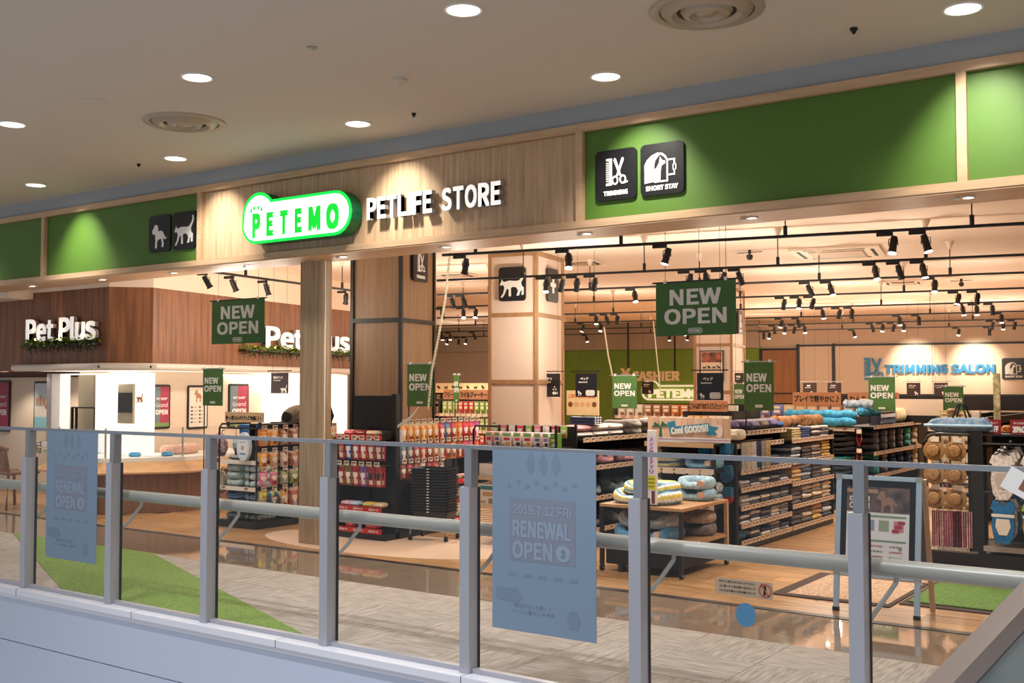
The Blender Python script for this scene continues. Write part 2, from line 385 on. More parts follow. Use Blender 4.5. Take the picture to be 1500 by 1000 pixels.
grid_box('black_frame_rail', ux(1170), ux(1640), VB-.03, VB+.02, zz(505, 1350), zz(502, 1350), M_black, rw)
grid_box('black_frame_rail', ux(1222), ux(1640), VB-.03, VB+.02, zz(580, 1350), zz(577, 1350), M_black, rw)
grid_box('black_frame_rail', ux(1115), ux(1170), VB-.03, VB+.02, zz(577, 1150), zz(575, 1150), M_black, rw)
# strip for the shaded upper rear wall, shade put into its colour
struct(grid_box('wall_rear_shade_strip', ux(560, 27), ux(1112, 27), 27.0, 27.2, zz(512, 900, 27), ZI, mat('wall_shade_tone', '#93826f', .9)))

# shop columns: panelled with framing battens
def column(nm, u0, u1, v0, v1, panel, frame, zs):
    c = struct(grid_box(nm, u0+.02, u1-.02, v0+.02, v1-.02, 0, ZI, panel))
    for u in (u0, u1):
        for v in (v0, v1):
            grid_box('corner_batten', u-.035 if u == u1 else u-.005, u+.005 if u == u1 else u+.035, v-.005 if v == v0 else v-.035, v+.035 if v == v0 else v+.005, 0, ZI-.002, frame, c)
    for z in zs:
        for (a, b2, p, q) in ((u0+.03, u1-.03, v0-.003, v0+.02), (u1-.02, u1+.003, v0+.03, v1-.03), (u0-.003, u0+.02, v0+.03, v1-.03)):
            grid_box('cross_batten', a, b2, p, q, z-.025, z+.025, frame, c)
    return c
M_colw = mat('pink_white_column_panel', '#ead3c0', .7)
M_batten = mat('oak_batten', '#a9805a', .6, noise_s=3, stretch=(6, 6, 1), amt=.08)
M_brcol = mat('brown_column_laminate', '#8d6d50', .45, noise_s=3, stretch=(9, 9, .5), amt=.1)
VBR, VWH, VFA = 10.8, 12.07, 17.7
column('wall_brown_column', -6.78, -6.10, VBR, VBR+.84, M_brcol, M_black, [zz(469, 550, VBR), 1.05])
column('wall_white_column', -5.58, -4.93, VWH, VWH+.91, M_colw, M_batten, [zz(461, 750, VWH), zz(559, 750, VWH), ZI-.03])
column('wall_far_column', -4.40, -3.75, VFA, VFA+1.05, M_colw, M_batten, [zz(505, 1045, VFA), zz(574, 1045, VFA), ZI-.03])

# walnut block of the pet shop on the left with its white showroom below
PB = [(-13.0, 7.80), (-11.45, 7.82), (-11.11, 8.20), (-12.1, 12.9), (-16.0, 12.9), (-16.0, 7.80)]
zb0, zb1 = 1.70, 2.70
struct(slabpoly('wall_walnut_block', PB, zb0, zb1, M_brownwood))
struct(slabpoly('wall_above_walnut', [(x, y) for x, y in PB], zb1+.001, ZI, M_shopceil))
struct(obj('wall_walnut_side', B(-21.9, -13.0, 8.7, 8.8, 1.62, 2.62), M_brownwood))
struct(obj('ceiling_left_drop', B(-21.9, -13.05, 7.45, 8.9, 2.62, 3.14), M_shopceil))
M_bright = glow('glowing_showroom_panel', '#fff8ec', .9)  # showroom ceiling given a glow of its own for brightness
struct(obj('wall_cream_left', B(-21.9, -12.9, 8.6, 8.7, 0, 1.62), M_cream))
# showroom back panels follow the block, 0.5 m inside
SB = [(-13.0, 8.45), (-11.85, 8.5), (-11.75, 8.62), (-12.75, 13.2)]
def wallseg(nm, a, b2, z0, z1, m, th=.05, parent=None):
    a = Vector((*a, 0)); b2 = Vector((*b2, 0)); d = b2-a; L = d.length; ang = math.atan2(d.y, d.x)
    return obj(nm, B(0, L, 0, th, z0, z1), m, parent, loc=(a.x, a.y, 0), rotz=ang)
struct(wallseg('wall_showroom_1', SB[0], SB[1], .6, zb0, M_cream)); struct(wallseg('wall_showroom_2', SB[2], SB[3], .6, zb0, M_cream, .05))
struct(slabpoly('ceiling_showroom', [(-13.0, 7.86), (-11.5, 7.88), (-11.2, 8.22), (-12.2, 12.8), (-13.6, 12.8), (-13.0, 8.7)], zb0-.012, zb0, M_bright))
area('showroom_light', (-11.9, 8.35, 1.66), .3, 14, (1, .95, .86)); area('showroom_light_2', (-12.2, 10.2, 1.66), .3, 22, (1, .95, .86), sy=1.8)

# ================================================================== LIGHTS
tg = 'corridor downlights'
for j, y in enumerate((6.42, 4.80)):
    for i in range(8):
        x = -13.08 + 2.343*i
        if j == 1 and i == 7: continue
        d = thing('downlight', 'round lit ceiling downlight, %s from the left in the %s row' % (ordn(i), 'row nearest the fascia' if j == 0 else 'outer row'), 'light', (x, y, ZC), 0, tg)
        d['label'] = 'round ceiling downlight, %s from the left in the row %s' % (ordn(i), 'along the shop fascia' if j == 0 else 'above the railing')
        obj('rim', lathe([(.094, 0), (.112, 0), (.112, -.008), (.098, -.008), (.094, -.002)], 28), M_white, d, smooth=True)
        obj('lamp_lens', lathe([(0, -.003), (.096, -.003)], 28), M_downlens, d)
        l = bpy.data.lights.new('downlight_lamp', 'SPOT'); l.energy = P_WASH if j == 0 else P_CORR; l.color = CORR; l.spot_size = math.radians(125 if j else 118); l.spot_blend = .6; l.shadow_soft_size = .08
        o = bpy.data.objects.new('downlight_lamp', l); COL.objects.link(o); o.parent = d; o.location = (0, 0, -.02)
        if j == 0:
            l = bpy.data.lights.new('wall_wash_lamp', 'SPOT'); l.energy = 95; l.color = (1, .95, .82); l.spot_size = math.radians(74); l.spot_blend = .9; l.shadow_soft_size = .03
            o = bpy.data.objects.new('wall_wash_lamp', l); COL.objects.link(o); o.parent = d; o.location = (0, .03, -.02); o.rotation_euler = (math.radians(36), 0, 0)
for j, y in enumerate((3.1, 1.3)):      # unseen lamps added to brighten railing, posts and slab, out of the frame
    for i in range(5):
        x = -6.0 + j*.4 + 2.2*i
        d = thing('downlight', 'added unseen ceiling downlight out over the atrium, %s of the %s row' % (ordn(i), ['nearer', 'farther'][j]), 'light', (x, y, ZC), 0, tg)
        obj('rim', lathe([(.094, 0), (.112, 0), (.112, -.008), (.098, -.008), (.094, -.002)], 28), M_white, d, smooth=True)
        obj('lamp_lens', lathe([(0, -.003), (.096, -.003)], 28), M_downlens, d)
        l = bpy.data.lights.new('downlight_lamp', 'SPOT'); l.energy = 240; l.color = (.93, .96, 1); l.spot_size = math.radians(96); l.spot_blend = .5; l.shadow_soft_size = .08
        o = bpy.data.objects.new('downlight_lamp', l); COL.objects.link(o); o.parent = d; o.location = (0, 0, -.02)
for i in range(8):
    x = [-12.0, -10.61, -9.36, -8.19, -6.92, -5.71, -4.31, -2.95][i] if i < 8 else 0
    d = thing('soffit_spotlight', 'small recessed spotlight in the wooden soffit, %s from the left' % ordn(i), 'light', (x, 7.16, 2.688), 0, 'soffit spotlights')
    obj('rim', lathe([(.03, 0), (.045, 0), (.045, -.006), (.03, -.006)], 20), M_white, d)
    obj('lamp_lens', lathe([(0, -.002), (.032, -.004)], 20), M_lens, d)
    obj('gimbal_clip', B(-.085, -.05, -.008, .008, -.012, 0), M_white, d)
    l = bpy.data.lights.new('spot_lamp', 'SPOT'); l.energy = P_SOFFIT*3; l.color = WARM; l.spot_size = math.radians(80); l.spot_blend = .5; l.shadow_soft_size = .03
    o = bpy.data.objects.new('spot_lamp', l); COL.objects.link(o); o.parent = d; o.location = (0, 0, -.012)
d2 = dup(d, 'small recessed spotlight in the wooden soffit, rightmost one', None, (-1.51, 7.16, 2.688))

for k, x in enumerate((-13.3, -14.3)):  # lamps added to brighten the dull cream wall
    d = thing('downlight', 'small added downlight under the walnut block brightening the cream wall, %s one' % ('right' if k == 0 else 'left'), 'light', (x, 8.15, 1.697), 0, 'added downlights under the walnut block')
    obj('rim', lathe([(.05, 0), (.065, 0), (.065, -.006), (.05, -.006)], 20), M_white, d); obj('lamp_lens', lathe([(0, -.002), (.052, -.004)], 20), M_downlens, d)
    l = bpy.data.lights.new('downlight_lamp', 'SPOT'); l.energy = 30; l.color = (1, .86, .70); l.spot_size = math.radians(125); l.spot_blend = .6; l.shadow_soft_size = .05
    o = bpy.data.objects.new('downlight_lamp', l); COL.objects.link(o); o.parent = d; o.location = (0, 0, -.015)
# track lighting on the shop ceiling
ZT = 2.76
VT = [9.2, 11.4, 13.2, 15.3, 17.7, 20.1, 22.4, 24.8]
TN = ['nearest', 'second nearest', 'third', 'fourth', 'fifth', 'sixth', 'seventh', 'rearmost']
def canopy_rod(par, u, zlow=ZT, ztop=ZI):
    r = obj('suspension_rod', T([(u, 0, zlow-ZT+.01), (u, 0, ztop-ZT)], .006, 6), M_black if par else M_black, par)
    obj('ceiling_canopy', lathe([(.05, 0), (.012, -.09), (0, -.09)], 14), M_shopceil, r, loc=(u, 0, ztop-ZT))
    obj('rod_socket', T([(u, 0, .01), (u, 0, .09)], .018, 8), M_black, r)
def make_track(u0, u1, v, rods, name):
    t = thing('lighting_track', name, 'track', uv((u0+u1)/2, v, ZT), RA, 'ceiling lighting tracks'); c = (u0+u1)/2
    obj('track_rail', B(u0-c, u1-c, -.018, .018, -.012, .012), M_black, t)
    for r in rods: canopy_rod(t, r-c)
    return t
for k, v in enumerate(VT):
    u0 = [av(648, 565, v).dot(AX), av(640, 565, v).dot(AX)][min(k, 1)]; u1 = av(1560, 565, v).dot(AX)
    rods = []; u = u0+.35 + (k*.77) % 1.1
    while u < u1: rods.append(u); u += 1.45 if k < 3 else 2.2
    make_track(u0, u1, v, rods, 'long black lighting track hung on thin rods, the %s row inside the shop' % TN[k])
def make_head(lit):
    t = thing('track_spotlight', 'black track spotlight', 'light', (0, 0, ZT-.012), RA)
    obj('adapter_box', B(-.19, .0, -.022, .022, -.045, -.001, bev=.004), M_black, t)
    y = bmesh.new(); tube(y, [(0, 0, -.04), (0, 0, -.075), (.05, 0, -.085), (.053, 0, -.16)], .006, 6); tube(y, [(0, 0, -.075), (-.05, 0, -.085), (-.053, 0, -.16)], .006, 6)
    obj('yoke', y, M_black, t)
    b = obj('lamp_head', lathe([(0, .10), (.038, .10), (.043, .03), (.046, -.09), (.056, -.105), (.056, -.115), (.048, -.112)], 18), M_black, t, loc=(0, 0, -.15), smooth=True)
    obj('lamp_lens', lathe([(0, -.110), (.05, -.113)], 18), M_lens if lit else M_lensoff, b)
    return t
proto_head = {1: make_head(1), 0: make_head(0)}; used = {0: False, 1: False}
def place_head(k, px, lit, cnt, v=None, uv_pos=None, dark_row=None):
    P = av(px, 400, v) if uv_pos is None else uv_pos
    t0 = proto_head[lit]
    if used[lit]: t = dup(t0)
    else: t = t0; used[lit] = True
    t.location = (P.x, P.y, ZT-.012); t.scale = (.68, .68, .68)
    t['label'] = '%s black spotlight, %s from the left on the %s lighting track' % ('lit' if lit else 'turned-away', ordn(cnt), TN[k] if dark_row is None else dark_row)
    t['group'] = 'track spotlights'
    h = [c for c in t.children if c.name.startswith('lamp_head')][0]
    tilt = random.uniform(.15, .4)
    if lit: h.rotation_euler = (-tilt, random.uniform(-.3, .3), 0)
    else: h.rotation_euler = (tilt+.1, random.uniform(-.4, .4), 0)
    if lit:
        l = bpy.data.lights.new('spot_lamp', 'SPOT'); l.energy = P_TRACK*(1 if k < 5 else 1.4); l.spot_size = math.radians(110); l.spot_blend = .8
    else:
        l = bpy.data.lights.new('spot_lamp', 'POINT'); l.energy = P_FILL*(1 if k < 5 else 1.4)  # added unseen point light floating under the head to brighten the ceiling
    l.color = WARM; l.shadow_soft_size = .05
    o = bpy.data.objects.new('spot_lamp', l); COL.objects.link(o); o.parent = h; o.location = (0, 0, -.135 if lit else -.55)
HEADS = [
 [(682,0),(833,1),(977,1),(1309,1),(1357,1)],
 [(800,1),(823,0),(845,0),(871,0),(1010,1),(1035,0),(1059,1),(1084,0),(1283,1),(1318,0),(1353,1)],
 [(663,0),(680,0),(930,1),(1186,0),(1217,1),(1369,1)],
 [(648,0),(679,1),(697,1),(1148,0),(1170,1),(1190,0),(1403,1),(1431,0)],
 [(873,1),(889,0),(904,0),(1205,1),(1229,0),(1247,0),(1410,1),(1430,1),(1453,0)],
 [(854,1),(880,1),(1144,1),(1169,0),(1317,1),(1345,0),(1466,1)],
 [(648,1),(660,1),(695,0),(1003,1),(1134,0),(1149,1),(1163,0),(1178,1),(1277,0),(1292,1),(1308,0),(1323,1),(1453,0),(1468,1),(1485,0)],
 [(656,1),(672,0),(683,1),(859,1),(980,1),(1007,1),(1118,0),(1126,1),(1250,1),(1403,1),(1448,0)]]
for k, L in enumerate(HEADS):
    for c, (px, lit) in enumerate(L): place_head(k, px, lit, c, VT[k])
# track over the pet shop corner, running into the depth
def gdir_track(p0, p1, name, rods):
    d = (p1-p0); L = d.length; a = math.atan2(d.y, d.x)
    t = thing('lighting_track', name, 'track', (p0.x, p0.y, ZT), a, 'ceiling lighting tracks')
    obj('track_rail', B(0, L, -.018, .018, -.012, .012), M_black, t)
    for r in rods: canopy_rod(t, r*L)
pa = gz(295, 396, ZT); pb = gz(520, 426, ZT)
gdir_track(pa, pb, 'black lighting track running back over the walnut pet shop corner', (.25, .62, .9))
for c, (px, f_) in enumerate(((300, .03), (335, .18), (378, .38), (445, .68), (503, .93))):
    place_head(0, px, 0, c, uv_pos=pa.lerp(pb, f_), dark_row='walnut shop corner')

# corridor ceiling diffusers, sensors
def air_vent(x, y, label):
    t = thing('air_diffuser', label, 'vent', (x, y, ZC), 0, 'round ceiling air diffusers')
    M = mat('diffuser_metal', '#a99c8c', .4, .2)
    obj('outer_ring', lathe([(.33, 0), (.325, -.012), (.30, -.02), (.27, -.012), (.27, -.0)], 40), M, t, smooth=True)
    obj('middle_cone', lathe([(.265, -.004), (.24, -.030), (.20, -.038), (.17, -.015), (.17, -.004)], 40), M, t, smooth=True)
    obj('inner_cone', lathe([(.15, -.006), (.13, -.034), (.10, -.040), (.07, -.015), (.05, -.03), (0, -.034)], 32), M, t, smooth=True)
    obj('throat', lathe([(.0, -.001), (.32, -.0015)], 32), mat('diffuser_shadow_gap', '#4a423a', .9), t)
air_vent(-7.17, 5.57, 'round metal air diffuser in the corridor ceiling between the left downlights')
air_vent(-2.57, 5.60, 'round metal air diffuser in the corridor ceiling at the top edge')
def ceil_dot(nm, x, y, label, cat, r, h, m):
    o = obj(nm, lathe([(r, 0), (r, -h*.4), (r*.6, -h*.6), (r*.45, -h), (0, -h)], 16), m, loc=(x, y, ZC), smooth=True); tag(o, label, cat); return o
ceil_dot('smoke_detector', -4.92, 5.64, 'small white smoke detector on the corridor ceiling', 'detector', .05, .05, M_ceil)
ceil_dot('sprinkler_head', -4.92, 4.79, 'tiny metal sprinkler on the ceiling between the two outer downlights', 'sprinkler', .035, .02, M_metal)
ceil_dot('ceiling_speaker', -7.21, 4.78, 'flat round beige cover on the ceiling left of the air diffuser', 'speaker', .10, .008, M_ceil)
ceil_dot('sprinkler_head', -5.46, 6.43, 'tiny dark sprinkler on the ceiling above the white shop letters', 'sprinkler', .018, .03, M_blackm)
ceil_dot('sprinkler_head', -8.9, 6.38, 'tiny dark sprinkler on the ceiling above the dog sign', 'sprinkler', .018, .03, M_blackm)
ceil_dot('sprinkler_head', -1.98, 6.40, 'tiny dark sprinkler on the ceiling above the right green panel', 'sprinkler', .022, .035, M_blackm)

# ceiling cassettes in the shop
def cassette(px0, px1, py, v, label):
    a = av(px0, 500, v).dot(AX); b = av(px1, 500, v).dot(AX)
    P = uv((a+b)/2, v, ZI); w_ = b-a
    t = thing('ceiling_cassette', label, 'air conditioner', P, RA, 'ceiling air-conditioning cassettes')
    obj('cassette_plate', B(-w_/2, w_/2, -w_/2, w_/2, -.03, 0, bev=.008), M_cream, t)
    obj('intake_grille', B(-w_*.3, w_*.3, -w_*.3, w_*.3, -.045, -.03), mat('cassette_grille', '#b9a187', .6), t)
    for k in range(4):
        s = obj('air_slot', B(-w_*.34, w_*.34, -.02, .02, -.034, -.028), M_blackm, t); a2 = k*PI/2
        s.location = (math.sin(a2)*w_*.41, -math.cos(a2)*w_*.41, 0); s.rotation_euler = (0, 0, a2)
def v_at(px, py): P = gz(px, py, ZI); return P.dot(AY)
cassette(1165, 1295, 366, v_at(1230, 368), 'large square ceiling cassette air conditioner behind the nearest spotlights')
cassette(1297, 1352, 411, v_at(1325, 412), 'flat square ceiling cassette under the right-hand track rows')
cassette(650, 690, 401, v_at(665, 401), 'square ceiling cassette seen beside the brown column')
cassette(836, 878, 384, v_at(852, 383), 'square ceiling cassette just right of the white column')
# security cameras / sprinkler drones on the ceiling
for px, py, lab in ((1098, 376, 'small black ceiling camera left of the big cassette'), (1408, 418, 'small black ceiling camera above the right track rows')):
    P = gz(px, py-10, ZI)
    t = thing('ceiling_camera', lab, 'camera', P)
    obj('mount', T([(0, 0, 0), (0, 0, -.05)], .02, 8), M_black, t); obj('camera_body', lathe([(0, -.05), (.035, -.06), (.04, -.09), (.025, -.12), (0, -.125)], 14), M_black, t, smooth=True)
    obj('cross_bar', B(-.16, .16, -.006, .006, -.035, -.028), M_black, t)

# ================================================================== FACADE SIGNS
YF = 7.0
def pill(cx, cz, w_, h, bulge, n=10):
    """outline of the pill with its round ear at top left; bulge = (x, z, r)"""
    r = h/2; pts = []
    for k in range(n+1): a = -PI/2 + PI*k/n; pts.append((cx+w_/2-r+r*math.cos(a), cz+r*math.sin(a)))
    bx, bz, br = bulge
    # intersection of the ear with the top line
    dz = cz+r-bz; dx = math.sqrt(max(br*br-dz*dz, 0)); a0 = math.atan2(dz, dx)
    for k in range(n+1):
        a = a0 + (PI*1.02-a0)*k/n; pts.append((bx+br*math.cos(a), bz+br*math.sin(a)))
    for k in range(1, n+1):
        a = PI + PI/2*k/n; pts.append((cx-w_/2+r+r*math.cos(a), cz+r*math.sin(a)))
    return pts
def off(pts, c, s): return pts
M_gglow = glow('green_neon_rim', '#00e04a', 1.0); M_gside = mat('green_sign_side', '#0a6a3c', .4)
M_wglow = glow('white_lit_sign_face', '#f4fff6', 1.6); M_glet = glow('green_lit_letters', '#08d836', .9)
t = thing('shop_sign', 'glowing white pill sign with green rim and green letters PETEMO', 'sign', (-7.22, YF, 3.03))
obj('sign_body', prism(pill(0, 0, 1.42, .40, (-.48, .06, .225)), -.16, -.03), M_gside, t)
obj('rim', prism(pill(0, 0, 1.42, .40, (-.48, .06, .225)), -.168, -.16), M_gglow, t)
obj('lit_face', prism(pill(0, 0, 1.36, .345, (-.475, .06, .193)), -.174, -.168), M_wglow, t)
obj('bracket', B(-.5, .45, -.03, 0, -.1, .1), M_gside, t)
for i, (ch, x, wd, h) in enumerate((('P', -.50, .085, .20), ('E', -.315, .07, .19), ('T', -.13, .085, .19), ('E', .06, .07, .19), ('M', .265, .125, .19), ('O', .49, .13, .20))):
    text(t, ch, x, -.03, h, M_glet, wd, -.174, .004, .022)
for i, a in enumerate((150, 112, 70, 32)):
    x = -.50+.082*math.cos(math.radians(a)); z = .095+.045*math.sin(math.radians(a)); obj('paw_dot', prism([(x+.012*math.cos(q), z+.019*math.sin(q)) for q in [2*PI*j/10 for j in range(10)]], -.178, -.174), M_glet, t)
t = thing('letter_sign', 'white raised letters PETLIFE STORE on the wood fascia', 'sign', (-5.695, YF, 3.045))
wl = mat('white_letter_side', '#a9a6a8', .4)
W = {'P':.115,'E':.10,'T':.115,'L':.10,'I':.035,'F':.10,'S':.11,'O':.13,'R':.12}
x = -.715; full = 'PETLIFE STORE'; tot = sum(W.get(c, .075) for c in full) + .034*12; k_ = 1.43/tot
for c in full:
    wd = W.get(c, .075)*k_
    if c != ' ':
        lt = text(t, c, x+wd/2, 0, .175, wl, wd, -.02, .05, .012, name='letter'); 
        fo = text(lt, c, 0, 0, .175, M_letter, wd, -.05, .004, .012, name='letter_face')
    x += wd + .034*k_
def icon_sign(label, cx, cz, s, loc_fn, kind, txt=None, group=None, parts=M_whiteprint, w_=None, rot=0):
    P = loc_fn; t = thing('pictogram_sign', label, 'sign', P, rot, group); w_ = w_ or s
    obj('sign_plate', prism(rrect(w_, s, s*.1), -.022, -.001), M_dark, t)
    if kind == 'cat': obj('cat_symbol', poly_icon(CAT, s*.86, -.026, -.022), parts, t)
    if kind == 'dog': obj('dog_symbol', poly_icon(DOG, s*.72, -.026, -.022, 0, -.02), parts, t)
    if kind == 'trim': obj('comb_scissors_symbol', icon_trim(s*.56, -.026, -.022, -.02*s, .06*s), parts, t)
    if kind == 'stay': obj('kennel_symbol', icon_stay(s*.8, -.026, -.022, 0, .06*s), parts, t)
    if txt: text(t, txt, 0, -s*.36, s*.085, parts, w_*(.58 if kind == 'trim' else .74), -.022, .003, .018)
    return t
icon_sign('black square sign with white standing dog on the left green panel', 0, 0, .38, (-9.37, YF, 3.08), 'dog', w_=.35)
icon_sign('black square sign with white walking cat on the left green panel', 0, 0, .38, (-8.975, YF, 3.08), 'cat', w_=.35)
icon_sign('black square sign with comb and scissors reading TRIMMING on green fascia', 0, 0, .38, (-3.95, YF, 3.08), 'trim', 'TRIMMING', w_=.35)
icon_sign('black square sign with dog in kennel reading SHORT STAY on green fascia', 0, 0, .38, (-3.565, YF, 3.08), 'stay', 'SHORT STAY', w_=.35)
# signs on the shop columns
def on_grid(u, v, z): return uv(u, v, z)
P = av(751, 416, VWH); icon_sign('black sign with white walking cat on the front of the white column', 0, 0, .42, uv(P.dot(AX), VWH, P.z), 'cat', rot=RA, w_=.36)
def side_point(px, py, u):           # point where the pixel's ray meets the column side u = const
    d = ray(px, py); return EYE + d*(u/d.dot(AX))
P = side_point(808, 418, -4.93); ts = icon_sign('narrow black sign with leash symbol on the side of the white column', 0, 0, .42, P, None, rot=RA+PI/2, w_=.36)
obj('leash_symbol', prism([(-.03, .1), (.03, .1), (.03, .03), (.09, .03), (.09, -.02), (.03, -.02), (.03, -.1), (-.03, -.1), (-.03, -.02), (-.09, -.02), (-.09, .03), (-.03, .03)], -.026, -.022), M_whiteprint, ts)
P = side_point(614, 388, -6.10); icon_sign('black sign with comb and scissors reading TRIMMING on the brown column', 0, 0, .40, P, 'trim', 'TRIMMING', rot=RA+PI/2, w_=.36)
P = side_point(1083, 472, -3.75); icon_sign('narrow black sign high on the far column beside the big banner', 0, 0, .40, P, 'trim', 'TRIMMING', rot=RA+PI/2, w_=.36)
# poster on the far column
P = av(1043, 536, VFA)
t = thing('wall_poster', 'small framed poster of animals on the far white column', 'poster', uv(P.dot(AX), VFA, P.z), RA)
obj('poster_frame', B(-.2, .2, -.03, -.005, -.26, .26), M_black, t); obj('poster_sheet', B(-.18, .18, -.034, -.03, -.24, .24), mat('poster_cream', '#e6cfb5', .5), t)
obj('picture', B(-.17, .17, -.037, -.034, .06, .23), mat('poster_orange_photo', '#a0553a', .5, noise_s=9, amt=.4, hex2='#2e1c18'), t)
for k in range(4): obj('animal_picture', prism(scale_poly(DOG if k % 2 else CAT, .075, -.12+.08*k, -.02), -.037, -.034), M_blackm, t)

# rear wall signs
P = av(954, 549, 26.8); t = thing('cashier_sign', 'pale hanging letters reading CASHIER with a yen mark before the green wall', 'sign', P, RA)
M_tanlet = mat('tan_letters', '#d6bf96', .6)
text(t, 'CASHIER', .12, -.03, .22, M_tanlet, 1.22, 0, .05, .02); text(t, '¥', -.68, .04, .26, M_tanlet, .24, 0, .05, .03)
for x in (-.62, .62): obj('hanging_rod', B(x-.02, x+.02, -.01, .03, .09, ZI-P.z), M_black, t)
P = av(986, 575, VB-.02); t = thing('rear_logo_sign', 'cream outlined pill reading PETEMO on the green rear wall', 'sign', P, RA)
M_cl = glow('cream_lit_outline', '#fff1cf', .55)
bm = bmesh.new(); o1 = pill(0, 0, 1.75, .42, (-.62, .1, .26)); o2 = pill(0, 0, 1.66, .33, (-.61, .1, .215))
for k in range(len(o1)): prism([o2[k], o1[k], o1[(k+1) % len(o1)], o2[(k+1) % len(o2)]], -.06, 0, bm)
obj('pill_outline', bm, M_cl, t); text(t, 'PETEMO', .04, -.02, .22, M_cl, 1.42, 0, .06, .018)
M_blue = mat('blue_sign_letters', '#2f8fcb', .5)
P = av(1375, 540, VB-.02); t = thing('salon_sign', 'blue letters reading TRIMMING SALON on the cream rear wall', 'sign', P, RA)
wsal = ux(1454)-ux(1295); text(t, 'TRIMMING SALON', 0, 0, .20, M_blue, wsal, 0, .05, .018)
P = av(1278, 540, VB-.02); t = thing('comb_scissors_sign', 'blue comb and scissors emblem left of the salon letters', 'sign', P, RA)
obj('comb_scissors_symbol', icon_trim(.58, -.05, 0), M_blue, t)
P = av(1485, 540, VB-.02); icon_sign('black kennel sign right of the blue salon letters', 0, 0, .52, P, 'stay', 'SHORT STAY', rot=RA)
for px in (1335, 1425):               # wall washers over the salon letters
    Pp = av(px, 497, VB-1.0); l = bpy.data.lights.new('salon_wall_lamp', 'SPOT'); l.energy = 130; l.color = (1, .86, .66); l.spot_size = 1.3; l.spot_blend = .8; l.shadow_soft_size = .05
    o = bpy.data.objects.new('salon_wall_lamp', l); COL.objects.link(o); o.location = Pp; tgt = av(px+5, 535, VB); o.rotation_euler = (tgt-Pp).to_track_quat('-Z', 'Y').to_euler()

# ================================================================== RAILING
XP = [-7.54, -6.50, -5.50, -4.45, -3.43, -2.43, -1.40, -.37, .65, -8.56, -9.58]
pn = {-7.54: 'at the left edge', -6.50: 'right of the smaller blue poster', -5.50: 'before the stand of grey pet beds', -4.45: 'before the wooden column foot', -3.43: 'just left of the big blue poster', -2.43: 'before the striped bed table', -1.40: 'before the A-frame board'}
def make_post(x, lab):
    t = thing('railing_post', 'silver railing post ' + lab, 'post', (x, 4.5, .015), 0, 'silver railing posts')
    obj('lower_sleeve', B(-.032, .032, -.045, .045, 0, .96, bev=.004), M_post, t)
    obj('upper_bar', B(-.012, .034, -.03, .03, .96, 1.158), M_rail, t)
    obj('dark_gasket', B(.0325, .037, .028, .045, .0, .955), M_blackm, t)
    br = bmesh.new(); tube(br, [(.02, .04, .50), (.05, .10, .56), (.11, .14, .66), (.115, .14, .70)], .011, 8)
    obj('handrail_bracket', br, M_metal, t, smooth=True)
for x in XP: make_post(x, pn.get(x, ('just outside the picture' if x > -9 else 'farthest out on the left') if x < -8 else 'beyond the right edge' if x < 0 else 'out beyond the escalator'))
t = thing('glass_railing', 'thin aluminium top rail over clear glass railing panes', 'railing', (-3.5, 4.5, 0))
obj('top_rail', B(-8, 6, -.014, .014, 1.168, 1.19), M_rail, t)
obj('bottom_channel', B(-8, 6, -.02, .02, .015, .04), M_post, t)
xs = sorted(XP)
for a, b2 in zip(xs, xs[1:]): obj('glass_pane', B(a+.04+3.5, b2-.035+3.5, -.006, .006, .03, 1.17), M_glass, t)
t = thing('handrail', 'round grey handrail running behind the railing posts', 'handrail', (-3.5, 4.64, .735))
obj('rail_tube', T([(-8, 0, 0), (6, 0, 0)], .037, 20), M_steelrail, t, smooth=True)
